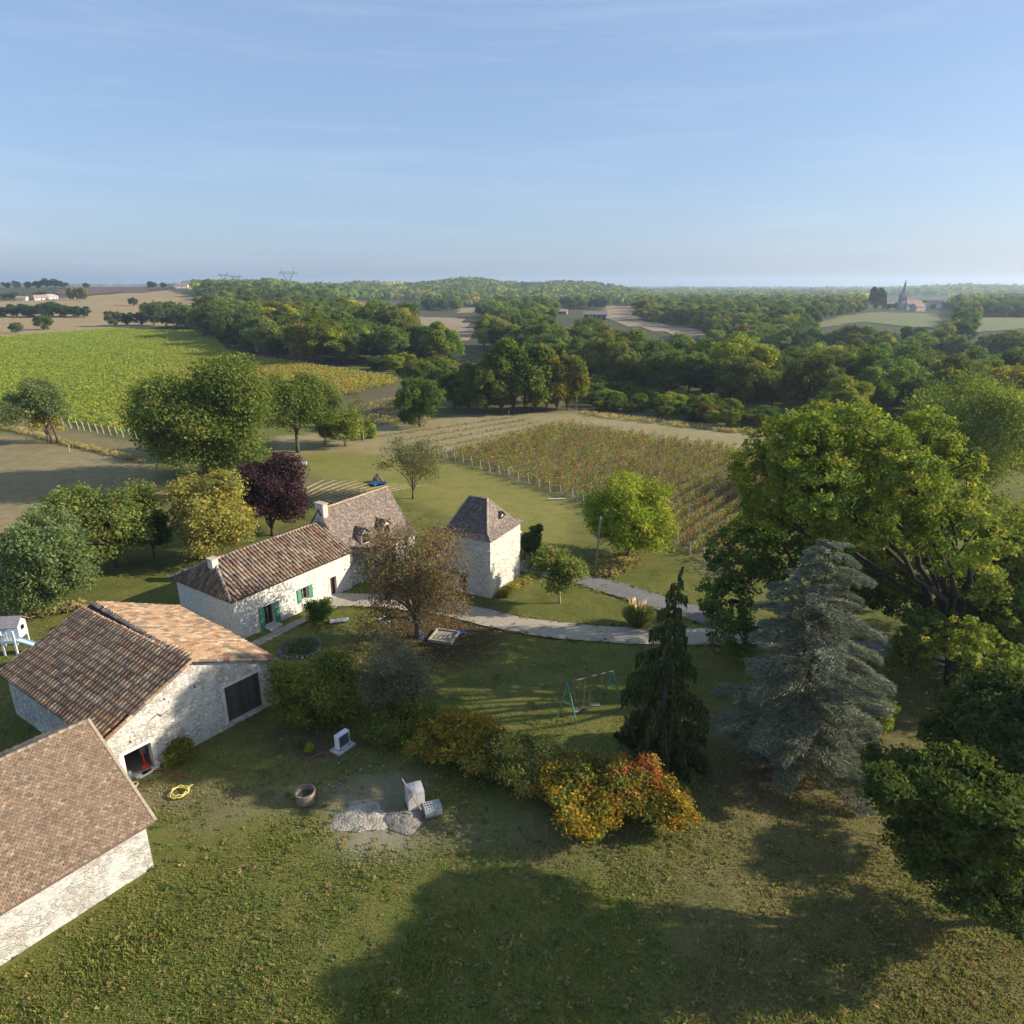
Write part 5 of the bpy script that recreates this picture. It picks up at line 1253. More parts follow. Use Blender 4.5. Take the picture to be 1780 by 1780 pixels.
def pxlobes(px, py, specs):
    b = G(px, py); dp = depth(*b); out_ = []
    for lx, ly, rp, dy in specs:
        r = rp * dp / F; dy = dy * 2.4
        y = b[1] + dy; z = Zat(b[0], y, ly); X = (lx - 890) / F * depth(0, y, z)
        out_.append((np.array([X - b[0], dy, max(z - b[2], r * .5)]), np.array([r, r * 1.25, r * .88])))
    return out_
tree('oak_tree', 'huge bright oak with leaning dark trunk on the right', 1655, 1205, 700, 1310, 1735, P_OAK, 38000, .25, .028, .2, 9, 54, tr=.50, per=26, lean=(-4.6, 1.5), twigs=6, bark=(.05, .04, .032), lo=.45,
     lobes=pxlobes(1655, 1205, [(1540, 850, 70, 0), (1385, 765, 56, -1), (1440, 738, 50, 2), (1510, 752, 56, -1), (1590, 775, 58, 1), (1640, 815, 56, 0), (1690, 862, 48, -1), (1345, 830, 52, 0), (1420, 845, 58, -2), (1330, 895, 44, 1), (1660, 925, 52, -2), (1480, 905, 52, -2), (1715, 905, 38, 2), (1570, 820, 54, -2), (1700, 1000, 44, 0), (1620, 970, 36, 2), (1745, 955, 46, 1), (1765, 1030, 44, 0), (1690, 1075, 40, 1), (1612, 1085, 36, 2), (1570, 1020, 34, 1), (1540, 960, 40, 2)]))
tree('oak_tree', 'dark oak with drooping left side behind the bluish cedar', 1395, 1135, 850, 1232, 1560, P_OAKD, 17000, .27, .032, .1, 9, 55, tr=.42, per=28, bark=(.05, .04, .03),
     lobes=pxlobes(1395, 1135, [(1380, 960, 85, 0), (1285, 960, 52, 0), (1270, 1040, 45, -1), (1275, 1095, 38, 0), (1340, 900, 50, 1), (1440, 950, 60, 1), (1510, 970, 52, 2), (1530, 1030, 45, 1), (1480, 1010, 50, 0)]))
tree('oak_tree', 'round topped oak with yellow crest at the far right', 1680, 862, 646, 1558, 1778, P_OAK, 19000, .36, .095, .08, 11, 56, tr=.42, per=28, twigs=2)
tree('oak_tree', 'pale green oak with dark trunk right of the leaning oak', 1712, 1222, 985, 1545, 1830, P_OAK, 15000, .26, .03, .2, 9, 57, tr=.34, per=28, twigs=6, bark=(.045, .035, .03),
     lobes=pxlobes(1712, 1222, [(1700, 1085, 60, 0), (1610, 1100, 44, 0), (1665, 1060, 44, 2), (1740, 1060, 60, 1), (1790, 1110, 55, 0), (1720, 1130, 52, -2), (1580, 1140, 36, 1), (1830, 1040, 52, 2), (1760, 990, 40, 2)]))
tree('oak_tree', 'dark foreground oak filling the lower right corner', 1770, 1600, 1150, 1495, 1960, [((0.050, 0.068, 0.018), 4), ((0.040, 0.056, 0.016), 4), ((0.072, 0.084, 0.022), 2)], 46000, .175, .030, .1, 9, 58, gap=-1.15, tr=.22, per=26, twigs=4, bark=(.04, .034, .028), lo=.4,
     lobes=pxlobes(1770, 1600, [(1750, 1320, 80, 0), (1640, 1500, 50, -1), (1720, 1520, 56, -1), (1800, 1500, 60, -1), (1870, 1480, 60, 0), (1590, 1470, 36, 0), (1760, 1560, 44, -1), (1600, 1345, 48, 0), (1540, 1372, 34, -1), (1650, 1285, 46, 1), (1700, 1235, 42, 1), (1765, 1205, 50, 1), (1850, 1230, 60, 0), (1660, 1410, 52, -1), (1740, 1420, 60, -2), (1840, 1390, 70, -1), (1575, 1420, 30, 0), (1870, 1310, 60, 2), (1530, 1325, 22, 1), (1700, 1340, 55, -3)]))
tree('oak_tree', 'leafy oak half out of view at the right edge', 1815, 1190, 870, 1690, 1940, P_OAK, 15000, .25, .09, .02, 12, 62, tr=.34, twigs=5, bark=(.06, .05, .04))
tree('bare_oak', 'sparse tree with pale bare limbs at the right edge', 1860, 1120, 820, 1700, 1990, P_WAL, 7000, .25, .07, .2, 11, 59, tr=.34, lo=.3, twigs=12, bark=(.24, .23, .21))
tree('yew_bush', 'narrow bright green bush on the lawn right of the cedar', 1517, 1268, 1190, 1490, 1545, P_OAK, 2600, .18, .16, .02, 6, 60, cat='bush', tr=.06)
tree('yellow_sapling', 'thin yellow sapling on the lawn behind the cedar', 1553, 1062, 1018, 1545, 1568, P_YEL, 260, .2, .2, .3, 4, 61, cat='sapling', tr=.04)
# evergreen columns beside the tower
for i, (px, py, tp, a, b, lab) in enumerate([(912, 968, 915, 904, 921, 'left dark evergreen column beside the tower'), (922, 968, 911, 914, 931, 'middle dark evergreen column beside the tower'), (931, 966, 908, 923, 941, 'right dark evergreen column beside the tower')]):
    tree('cypress_tree', lab, px, py, tp, a, b, [((.075, .095, .032), 3), ((.10, .115, .04), 2)], 1500, .2, .3, .0, 4, 70 + i, tr=.08, ry=1.1, mt='needle')
# shrubs of the garden and hedge
tree('garden_shrub', 'dark loose shrub against the farmhouse wall', 560, 1078, 1040, 532, 585, P_OAKD, 2200, .16, .18, .05, 6, 80, cat='shrub', tr=.06, trunks=2, twigs=6)
tree('olive_bush', 'broad olive green bush by the barn corner', 545, 1250, 1132, 468, 628, P_OLV, 9500, .19, .12, .0, 10, 81, cat='bush', trunks=3, tr=.09)
tree('twiggy_shrub', 'grey bare twigged shrub in the middle of the hedge', 690, 1240, 1112, 618, 768, [((.085, .09, .05), 3), ((.11, .105, .065), 3), ((.15, .13, .09), 2)], 5200, .15, .12, .02, 12, 82, cat='shrub', trunks=4, tr=.07, twigs=22, bark=(.22, .20, .15), lo=.3, wild=1.2)
HB = [(700, 1275, 1205, 640, 745, P_OLV, 'dull green bush under the grey twigged shrub'), (770, 1310, 1222, 715, 825, P_OCH, 'first orange tinted hedge bush right of the grey shrub'), (830, 1325, 1232, 775, 885, P_OCH, 'second orange tinted hedge bush'),
      (880, 1345, 1255, 830, 930, P_OLV, 'greener hedge bush between orange ones'), (925, 1365, 1268, 870, 975, P_YEL, 'yellowest bush of the hedge'), (985, 1385, 1285, 935, 1035, P_OCH, 'hedge bush behind the swing set line'),
      (1040, 1405, 1295, 985, 1095, P_OLV, 'green hedge bush beside the reddest one'), (1095, 1410, 1300, 1050, 1140, [((.26, .065, .03), 3), ((.24, .12, .03), 3), ((.18, .14, .03), 3)], 'reddest bush near the end of the hedge'),
      (1140, 1430, 1325, 1090, 1190, P_OCH, 'last bush at the right end of the hedge'), (1010, 1440, 1340, 950, 1075, P_OCH, 'brownish low bush at the front of the hedge'), (800, 1290, 1230, 745, 850, P_OLV, 'low green bush on the lawn side of the hedge')]
for i, (px, py, tp, a, b, pl, lab) in enumerate(HB):
    tp += 24; a -= 24; b += 24
    tree('hedge_bush', lab, px, py, tp, a, b, pl, 4600, .17, .10, .0, 14, 90 + i, cat='bush', trunks=3, tr=.06, ls=.34, lo=.3, ry=.8, group='bushes of the autumn hedge', twigs=4)
for i, (px, py, tp, a, b, lab) in enumerate([(537, 1308, 1290, 529, 546, 'little light green plant left of the heat pump'), (518, 1296, 1278, 512, 526, 'thin weed left of the little light green plant'), (313, 1322, 1288, 290, 338, 'weedy bush growing at the foot of the barn wall')]):
    tree('weed', lab, px, py, tp, a, b, P_OLV if i else P_LIME, 500 if i < 2 else 2200, .13, .22, .0, 4, 110 + i, cat='plant', tr=.03)
tree('flower_border', 'low yellow plants along the sunny foot of the tower', 884, 1030, 1018, 862, 908, P_YEL, 2200, .14, .13, .0, 8, 115, cat='plants', tr=.02, ry=.35, lobes=[(np.array([-.9 + i * .45, -1.0 + i * .62, .25]), np.array([.42, .42, .32])) for i in range(8)])

def conifer(name, label, px, py, top, halfpx, pal, seed, n_br, droop, rise, hang, leaf, per, z0, el, shape=.85, bark=(.12, .10, .085), cat='tree', bend=0.0, mt='needle', width=.24):
    rng = np.random.default_rng(seed); b = G(px, py); dp = depth(*b); h = Zat(b[0], b[1], top); R = halfpx * dp / F
    e = empty(name, (b[0], b[1], -.05), 0, label, cat); mb = MB()
    bx = lambda f: bend * h * max(f - .6, 0) ** 1.5
    tp = [(bx(f) , 0, f * h) for f in np.linspace(0, 1, 10)]; mb.tube([(p[0], p[1], p[2] - (.2 if i == 0 else 0)) for i, p in enumerate(tp)], [h * .020 * (1 - .93 * f) for f in np.linspace(0, 1, 10)], 8)
    Vs, Cs = [], []
    cols = np.array([c for c, w in pal]); ws = np.array([w for c, w in pal], float); ws /= ws.sum()
    for i in range(n_br):
        f = z0 + (1 - z0) * ((i + rng.random()) / n_br) ** 1.05; z = f * h; a = i * 2.39996 + rng.normal() * .25
        Lb = R * min(1.0, ((1 - f) / (1 - z0)) ** shape * 1.05 + .04) * rng.uniform(.62, 1.12)
        d = np.array([math.cos(a), math.sin(a), 0]); side = np.array([-d[1], d[0], 0]); o = np.array([bx(f), 0, z])
        crv = lambda t: o[None] + d[None] * (Lb * t)[:, None] + np.array([0, 0, 1.])[None] * (Lb * (rise * t - droop * t * t))[:, None]
        tt = np.linspace(0, 1, 5); cp = crv(tt); r0 = max(.012 * Lb, .018); mb.tube([tuple(q) for q in cp], [r0 * (1.3 - 1.1 * q) for q in tt], 4, cap=False)
        n = int(per * (Lb / R) ** 1.25) + 8; t = rng.uniform(.12, 1.03, n) ** .75
        w = width * Lb * (1.1 - .8 * t) * rng.uniform(-1, 1, n); p = crv(t) + side[None] * w[:, None]
        p[:, 2] += rng.normal(0, .05, n) * Lb * .4 - np.abs(w) * .12
        hg = rng.random(n) * hang * (.4 + Lb / R)
        p[:, 2] -= hg
        p[:, 2] = np.maximum(p[:, 2], .12)
        if hang > .2:
            ax = unit(np.stack([rng.normal(0, .18, n), rng.normal(0, .18, n), -np.ones(n)], 1))
        else:
            ax = unit(d[None] + side[None] * (np.sign(w) * rng.uniform(.2, 1.1, n))[:, None] + rng.normal(0, .22, (n, 3)) + np.array([0, 0, .12]))
        nr = unit(np.cross(ax, rng.normal(0, 1, (n, 3))) + (np.array([0, 0, .9]) if hang <= .2 else d * .5)); bb = unit(np.cross(ax, nr)); s = leaf * rng.uniform(.6, 1.35, (n, 1))
        Vs.append(np.stack([p - ax * s * el * .4 + bb * s * .5, p + ax * s * el * .6, p - ax * s * el * .4 - bb * s * .5], 1).reshape(-1, 3))
        k = rng.choice(len(cols), n, p=ws); Cs.append(cols[k] * np.clip(1 + rng.normal(0, .2, (n, 1)) + rng.normal() * .1, .45, 1.7))
    mb.build('trunk', M['bark'], e, smooth=True, color=bark)
    V = np.concatenate(Vs); C = np.concatenate(Cs); link('crown', npmesh('crown', V, np.arange(len(V)).reshape(-1, 3), C), M[mt], e)
    return e
conifer('blue_cedar', 'silvery blue cedar standing on the lawn', 1382, 1338, 935, 146, [((.180, .200, .130), 4), ((.130, .152, .100), 4), ((.225, .228, .155), 2), ((.22, .18, .11), 1)], 121, 92, .42, .38, .16, .046, 2900, .06, 5.5, .44, width=.36)
conifer('weeping_spruce', 'dark weeping spruce with drooping branches and thin bent top', 1146, 1325, 985, 98, [((.044, .060, .020), 4), ((.062, .080, .026), 3), ((.10, .108, .034), 1.6)], 122, 64, .50, .22, 1.1, .085, 1000, .07, 3.6, 1.0, (.10, .085, .07), bend=.10, width=.16)

# pampas grass
def pampas():
    b = G(1108, 1088); e = empty('pampas_grass', b, 0, 'round clump of pampas grass with pale plumes by the drive', 'grass clump'); rng = np.random.default_rng(3)
    n = 5200; a = rng.uniform(0, 6.28, n); t = rng.random(n); R = 1.55 * np.sqrt(rng.random(n)); hgt = 2.0 * (1 - (R / 1.9) ** 2 * .6)
    ax = unit(np.stack([np.cos(a) * R * .8, np.sin(a) * R * .8, np.full(n, 1.5)], 1)); p = np.stack([np.cos(a) * R * (.4 + .6 * t), np.sin(a) * R * (.4 + .6 * t), hgt * t + .1], 1)
    bb = unit(np.cross(ax, rng.normal(0, 1, (n, 3)))); s = .38
    V = np.stack([p - ax * s, p + bb * .018, p + ax * s + np.stack([np.cos(a), np.sin(a), -.2 * np.ones(n)], 1) * .12, p - bb * .018], 1).reshape(-1, 3); V[:, 2] = np.maximum(V[:, 2], .02)
    C = np.array([[.12, .14, .045]]) * rng.uniform(.6, 1.5, (n, 1)); link('blades', npmesh('blades', V, np.arange(n * 4).reshape(-1, 4), C), M['leaf'], e)['kind'] = 'stuff'
    for k in range(11):
        an = rng.uniform(0, 6.28); q = .25 + rng.random() * .5; m = MB(); x, y = q * math.cos(an), q * math.sin(an)
        m.tube([(x * .4, y * .4, 0), (x, y, 2.0)], .012, 4, (.4, .36, .25)); m.tube([(x, y, 2.0), (x * 1.1, y * 1.1, 2.3), (x * 1.3, y * 1.3, 2.75)], [.03, .10, .02], 6, (.62, .52, .46)); m.build('plume', M['leaf'], e)
pampas()

#@@THINGS
def grassy():
    """short grass on the yard and lawns, tall dry grass on the verges"""
    rng = np.random.default_rng(17); n = 170000
    px = rng.uniform(-60, 1850, n); py = 870 + 920 * rng.random(n) ** .8; u, a, b = ray(px, py); t = -H / b; x, y = u * t, a * t
    def near(poly, w):
        p = np.array([G(*q)[:2] for q in poly]); k = np.zeros(len(x), bool)
        for i in range(len(p) - 1):
            d = p[i + 1] - p[i]; f = np.clip(((x - p[i][0]) * d[0] + (y - p[i][1]) * d[1]) / (d @ d), 0, 1); k |= np.hypot(x - p[i][0] - d[0] * f, y - p[i][1] - d[1] * f) < w
        return k
    bad = near(ROAD_UP, 2.0) | near(ROAD_LO, 2.0)
    for o, an, lx, ly in ((bo, BA, BL, BD), (ho, HA_, HL + TL, HD), (to_, TA, W1, W2), ((sh0[0], sh0[1], 0), SA + math.pi, SL, SW)):
        dx, dy = x - o[0], y - o[1]; s_, t_ = (dx * math.cos(an) + dy * math.sin(an)) / U, (-dx * math.sin(an) + dy * math.cos(an)) / U
        bad |= (s_ > -1.2) & (s_ < lx + .1) & (t_ > (-.1 if an < 3 else -SW)) & (t_ < ly)
    bad |= inpoly(px, py, [(-200, 752), (120, 775), (260, 800), (300, 860), (290, 905), (0, 985), (-200, 1040)]) | inpoly(px, py, REG[8][0])
    x, y, px, py = x[~bad], y[~bad], px[~bad], py[~bad]; n = len(x)
    xi = np.clip(np.searchsorted(gx, x), 0, nx - 1); yi = np.clip(np.searchsorted(gy, y), 0, ny - 1); gc = gcol.reshape(ny, nx, 3)[yi, xi]; gd = gdry.reshape(ny, nx, 3)[yi, xi]
    mixv = rng.random((n, 1)); C = (gc * mixv + gd * (1 - mixv)) * rng.uniform(.75, 1.35, (n, 1))
    hgt = rng.uniform(.03, .09, n) * (1 + 1.2 * (wob(x, y, .4, 3) > .9)); a = rng.uniform(0, 6.28, n); w = rng.uniform(.02, .055, n)
    lean = rng.normal(0, .6, (n, 2)) * hgt[:, None]
    B = np.stack([x, y, np.full(n, -.04)], 1); dv = np.stack([np.cos(a) * w, np.sin(a) * w, np.zeros(n)], 1)
    V = np.stack([B - dv, B + dv, B + np.stack([lean[:, 0], lean[:, 1], hgt + .04], 1)], 1).reshape(-1, 3)
    tag(link('grass', npmesh('grass', V, np.arange(n * 3).reshape(-1, 3), C), M['leaf']), 'short grass and weeds of the yard and lawns', 'grass', kind='stuff')
    # grass creeping over the edges of the drive and the lane
    ed = []
    for road_, w_ in ((ROAD_UP, 1.55), (ROAD_LO, 1.5)):
        p_ = np.array([G(*q_)[:2] for q_ in road_])
        for a_, b_ in zip(p_[:-1], p_[1:]):
            l_ = np.linalg.norm(b_ - a_); n_ = np.array([-(b_ - a_)[1], (b_ - a_)[0]]) / l_
            for k_ in range(int(l_ / .16)):
                sg = rng.choice((-1, 1)); o_ = a_ + (b_ - a_) * rng.random() + n_ * sg * (w_ + .06 + rng.normal(0, .15)); ed.append((o_[0], o_[1], .06))
                if rng.random() < .03: o_ = a_ + (b_ - a_) * rng.random() + n_ * rng.normal(0, .16); ed.append((o_[0], o_[1], .09))
    ed = np.array(ed); V, Fc, C = leafquads(ed, np.tile([[0., 0, 1]], (len(ed), 1)), 9, .14, .11, [((.075, .095, .022), 4), ((.13, .12, .04), 3), ((.17, .14, .06), 2)], rng, .3, 2.0, .4)
    V[:, 2] = np.maximum(V[:, 2], .02); tag(link('verge_grass', npmesh('verge_grass', V, Fc, C), M['leaf']), 'tufts of grass along the edges of the drive and lane', 'grass', kind='stuff')
    # tall dry grass
    cs = []
    for poly, k in (([(1036, 985), (1075, 968), (1110, 985), (1060, 1003), (1030, 1003)], 420), ([(1010, 716), (1340, 752), (1335, 760), (1010, 722)], 500), ([(640, 700), (700, 690), (760, 720), (740, 742), (640, 740)], 420), ([(0, 745), (120, 775), (250, 806), (250, 800), (120, 768), (0, 738)], 420), ([(185, 572), (370, 578), (370, 582), (185, 576)], 160), ([(20, 1068), (140, 1052), (150, 1060), (30, 1078)], 160)):
        q = np.array(poly); c = 0
        while c < k:
            p_ = (rng.uniform(q[:, 0].min(), q[:, 0].max()), rng.uniform(q[:, 1].min(), q[:, 1].max()))
            if inpoly(np.array([p_[0]]), np.array([p_[1]]), poly)[0]: g_ = GT(*p_); cs.append((g_[0], g_[1], g_[2] + .35)); c += 1
    cs = np.array(cs); V, Fc, C = leafquads(cs, np.tile([[0., 0, 1]], (len(cs), 1)), 10, .30, .12, [((.30, .235, .12), 4), ((.22, .18, .085), 3), ((.15, .145, .055), 3)], rng, -.2, 4.0, .6)
    tag(link('dry_grass', npmesh('dry_grass', V, Fc, C), M['leaf']), 'tall dry grass along the verges and field edges', 'grass', kind='stuff')
    m = 2600; wx = rng.uniform(-60, 1840, m); wy = rng.uniform(1110, 1780, m); cen = np.array([G(a_, b_) for a_, b_ in zip(wx, wy)]); cen[:, 2] = .03
    V, Fc, C = leafquads(cen, np.tile([[0., 0, 1]], (m, 1)), 7, .10, .10, [((.10, .12, .03), 4), ((.13, .12, .05), 3), ((.22, .15, .06), 2), ((.07, .10, .025), 3)], rng, 1.2, 1.6); V[:, 2] = np.clip(V[:, 2], .0, .12)
    tag(link('lawn_weeds', npmesh('lawn_weeds', V, Fc, C), M['leaf']), 'small weeds and stray leaves scattered over the lawns', 'weeds', kind='stuff')
    # fallen leaves under the chestnut
    m = 2600; r_ = 6.2 * np.sqrt(rng.random(m)); an = rng.uniform(0, 6.28, m); cb = G(742, 1108); cen = np.stack([cb[0] + r_ * np.cos(an) * 1.2, cb[1] + r_ * np.sin(an), np.full(m, .015)], 1)
    V, Fc, C = leafquads(cen, np.tile([[0., 0, 1]], (m, 1)), 1, .01, .14, P_BRN, rng, 3.0, 1.3)
    tag(link('fallen_leaves', npmesh('fallen_leaves', V, Fc, C), M['leaf']), 'fallen brown leaves under the chestnut', 'leaves', kind='stuff')
grassy()

# utility pole
b = G(1035, 998); m = empty('utility_pole', b, 0, 'thin wooden utility pole beside the lane', 'pole')
hp = Zat(b[0], b[1], 897); q = MB(); q.tube([(0, 0, -.3), (.12, 0, hp * .5), (.30, 0, hp)], [.13, .11, .085], 8); q.build('shaft', M['wood'], m, smooth=True, color=(.27, .24, .20))
MB().bar((-.15, 0, hp - .25), (.6, 0, hp - .25), .06, .06).build('bracket', M['metal'], m, color=(.3, .3, .3))
# power cables above the right valley
for i, (ya, yb, zz) in enumerate([(628, 640, 0), (634, 650, 0), (641, 655, 0)]):
    a = np.array([(1290 - 890) / F * 300, 300 * .96, 0]); e_ = np.array([(1900 - 890) / F * 175, 175 * .96, 0])
    za, zb = Zat(a[0], a[1], ya), Zat(e_[0], e_[1], yb); m = MB(); pts = []
    for k in range(15):
        f = k / 14; pts.append((a[0] + (e_[0] - a[0]) * f, a[1] + (e_[1] - a[1]) * f, za + (zb - za) * f - 1.2 * 4 * f * (1 - f)))
    o = m.tube(pts, .022, 4).build('power_cable', M['metal'], None, color=(.42, .43, .45)); tag(o, ('uppermost', 'middle', 'lowest')[i] + ' thin power cable across the right valley wood', 'cable')
for sx, lab in ((1290, 'wooden pole holding the cables at the left, hidden by the wood'), (1900, 'wooden pole holding the cables beyond the right edge')):
    D_ = 300 if sx < 1500 else 175; x = (sx - 890) / F * D_; y = D_ * .96; zt_ = Zat(x, y, 626); z = float(T(x, y)); o = MB().tube([(0, 0, 0), (0, 0, zt_ - z + .4)], [.15, .1], 7).build('cable_pole', M['wood'], None, color=(.25, .22, .18)); o.location = (x, y, z); tag(o, lab, 'pole')

# swing set
def swing():
    A, B_, C2 = Vector(G(968, 1247)), Vector(G(1002, 1258)), Vector(G(1077, 1213)); mid = (A + B_) / 2; hgt = Zat(mid.x, mid.y, 1186)
    top0 = Vector((mid.x, mid.y, hgt)); D_ = Vector(G(1050, 1205)); mid2 = (C2 + D_) / 2; top1 = Vector((mid2.x, mid2.y, Zat(mid2.x, mid2.y, 1166)))
    o = Vector((mid.x, mid.y, 0)); e = empty('swing_set', o, 0, 'green metal swing set with reddish top bar on the shaded lawn', 'swing set'); gc = (.12, .42, .34)
    for p, t in ((A, top0), (B_, top0), (C2, top1), (D_, top1)): MB().tube([Vector((p.x, p.y, -.05)) - o, t - o], .045, 7).build('leg', M['metal'], e, color=gc)
    for p, p2, t in ((A, B_, top0), (C2, D_, top1)): MB().tube([p.lerp(t, .45) - o, p2.lerp(t, .45) - o], .03, 6).build('brace', M['metal'], e, color=gc)
    MB().tube([top0 - o, top1 - o], .05, 8).build('top_bar', M['metal'], e, color=(.17, .10, .10))
    ax = (top1 - top0)
    def hangseat(f0, f1, name, col, sz, drop, swing_=0.0):
        a, b = top0 + ax * f0 - o, top0 + ax * f1 - o; n = Vector((-ax.y, ax.x, 0)).normalized() * swing_
        st = MB().box((-sz / 2, -.13, -.03), (sz / 2, .13, .04), col, Matrix.Translation((a + b) / 2 + n - Vector((0, 0, drop))) @ Matrix.Rotation(math.atan2(ax.y, ax.x), 4, 'Z')).build(name, M['paint'], e)
        for p in (a, b): MB().tube([p, p + n - Vector((0, 0, drop))], .012, 4).build('rope', M['wood'], st, color=(.2, .17, .13))
    hangseat(.15, .26, 'bucket_seat', (.20, .38, .42), .42, hgt - .6); hangseat(.36, .48, 'swing_seat', (.05, .05, .05), .42, hgt - .55); hangseat(.76, .86, 'swing_seat', (.62, .50, .22), .46, hgt - .75, .25)
    g = MB(); a, b = top0 + ax * .55 - o, top0 + ax * .68 - o
    for k in range(5): g.tube([a.lerp(b, k / 4), a.lerp(b, k / 4) - Vector((0, 0, hgt - .7))], .012, 4)
    g.build('glider_ropes', M['wood'], e, color=(.10, .09, .07)); m_ = (a + b) / 2
    MB().box((-.35, -.2, -.04), (.35, .2, .03), (.28, .26, .22), Matrix.Translation(m_ - Vector((0, 0, hgt - .65)))).build('glider_seat', M['wood'], e)
swing()
# heat pump on its slab
b = G(596, 1300); e = empty('heat_pump', b, math.radians(56), 'white outdoor heat pump unit on a concrete slab', 'heat pump')
MB().box((-.75, -.45, -.02), (.75, .45, .12)).build('slab', M['concrete'], e, color=(.50, .49, .46))
MB().box((-.5, -.19, .2), (.5, .19, 1.22)).build('casing', M['paint'], e, color=(.74, .75, .76))
for k in (-.38, .38): MB().box((k - .05, -.24, .12), (k + .05, .24, .2)).build('foot', M['metal'], e, color=(.1, .1, .1))
g = MB().box((-.40, -.205, .30), (.42, -.192, 1.12), (.07, .08, .09)); gr = g.build('grille', M['metal'], e)
for k in range(6): MB().box((-.38, -.215, .36 + k * .13), (.40, -.206, .385 + k * .13), (.13, .14, .15)).build('slat', M['metal'], gr)
o = MB().tube([(b[0] - .6, b[1] - .9, .2), (b[0] - 1.0, b[1] - .75, .28), (b[0] - 1.6, b[1] - .9, .12), (b[0] - 2.1, b[1] - 1.4, .02)], .04, 6).build('red_hose', M['cloth'], None, color=(.32, .06, .06)); tag(o, 'short red hose running from the heat pump', 'hose')
# yellow hose coil
c = G(311, 1379); pts = []
for k in range(150): a = k * .17; r_ = .50 + .09 * math.sin(k * .13) + .04 * math.sin(k * 1.1); pts.append((c[0] + r_ * math.cos(a), c[1] + r_ * math.sin(a) * .95, .03 + .05 * ((k // 37) % 4) + .02 * math.sin(k)))
pts += [(c[0] + .4, c[1] + .6, .04), (c[0] + .55, c[1] + .75, .03)]
tag(MB().tube(pts, .032, 6).build('hose_coil', M['cloth'], None, smooth=True, color=(.66, .58, .16)), 'coiled yellow garden hose on the grass by the barn', 'hose')
p0 = [G(*q) for q in ((245, 1345), (280, 1338), (305, 1344), (326, 1352))]
tag(MB().tube([(x, y, .04) for x, y, z in p0], .035, 5).build('red_hose', M['cloth'], None, color=(.33, .05, .05)), 'red hose trailing out of the barn doorway', 'hose')
# things in and by the small doorway
b = G(250, 1345); e = empty('red_tool', (b[0] - .1, b[1] + .5, .02), .6, 'red long handled tool leaning inside the barn doorway', 'tool')
MB().tube([(0, 0, .35), (-.1, .3, 1.6)], .045, 6).build('handle', M['paint'], e, color=(.42, .03, .03)); MB().box((-.22, -.14, 0), (.22, .14, .36)).build('body', M['paint'], e, color=(.45, .03, .03))
b = G(226, 1335); e = empty('blue_drum', (b[0] + .1, b[1] + 1.6, .02), 0, 'pale blue drum inside the barn doorway', 'drum'); MB().tube([(0, 0, 0), (0, 0, .05), (0, 0, .8), (0, 0, .88)], [.26, .29, .29, .25], 14).build('body', M['paint'], e, smooth=True, color=(.33, .42, .52)); MB().tube([(0, 0, .88), (0, 0, .92)], .22, 12).build('lid', M['paint'], e, color=(.25, .32, .42))
b = G(226, 1352); e = empty('grey_canister', b, .4, 'small grey canister on the barn doorstep', 'canister'); MB().tube([(0, 0, 0), (0, 0, .42), (0, 0, .5)], [.16, .17, .08], 10).build('body', M['metal'], e, smooth=True, color=(.38, .42, .44)); MB().tube([(-.08, 0, .48), (0, 0, .6), (.08, 0, .48)], .015, 5).build('handle', M['metal'], e, color=(.1, .1, .1))
c = G(233, 1366); pts = [(c[0] + (.22 + .05 * math.sin(k)) * math.cos(k * .35), c[1] + .28 * math.sin(k * .35), .06 + .05 * math.sin(k * .5)) for k in range(60)]
tag(MB().tube(pts, .022, 5).build('cable_coil', M['cloth'], None, color=(.60, .52, .25)), 'small tangled yellowish cable in front of the barn doorway', 'cable')
for i, (px, py, l) in enumerate(((247, 1349, .35), (256, 1344, .3), (265, 1338, .4))):
    b = G(px, py); r_ = random.Random(i); o = MB().box((-l, -.16, -.02), (l, .16, .14)).build('threshold_stone', M['stone'], None, color=(.56, .52, .44)); o.location = b; o.rotation_euler = (0, 0, BA); tag(o, ('left', 'middle', 'right')[i] + ' flat stone of the barn threshold', 'stone')
# old tub planter
b = G(532, 1392); e = empty('wooden_tub', b, 0, 'old round wooden tub beside the sand heap', 'tub'); R0 = .62; n = 22
for k in range(n):
    a0, a1 = 2 * math.pi * k / n + .01, 2 * math.pi * (k + 1) / n - .01; m = MB()
    q = lambda r_, a, z: (r_ * math.cos(a), r_ * math.sin(a), z)
    p = [q(R0 * .86, a0, 0), q(R0 * .86, a1, 0), q(R0, a1, .75), q(R0, a0, .75), q(R0 * .76, a0, 0), q(R0 * .76, a1, 0), q(R0 * .90, a1, .75), q(R0 * .90, a0, .75)]
    for f in ((0, 1, 2, 3), (5, 4, 7, 6), (3, 2, 6, 7), (1, 5, 6, 2), (4, 0, 3, 7)): m.face([p[i] for i in f])
    g_ = random.uniform(.8, 1.15); m.build('stave', M['wood'], e, color=(.30 * g_, .23 * g_, .17 * g_))
for z, r_ in ((.18, R0 * .90), (.58, R0 * .985)):
    m = MB(); m.tube([(r_ * math.cos(k * .2618), r_ * math.sin(k * .2618), z) for k in range(25)], .022, 5); m.build('hoop', M['metal'], e, color=(.16, .13, .11))
m = MB(); m.tube([(0, 0, .3), (0, 0, .42)], R0 * .8, 18); m.build('soil', M['concrete'], e, color=(.06, .06, .045))
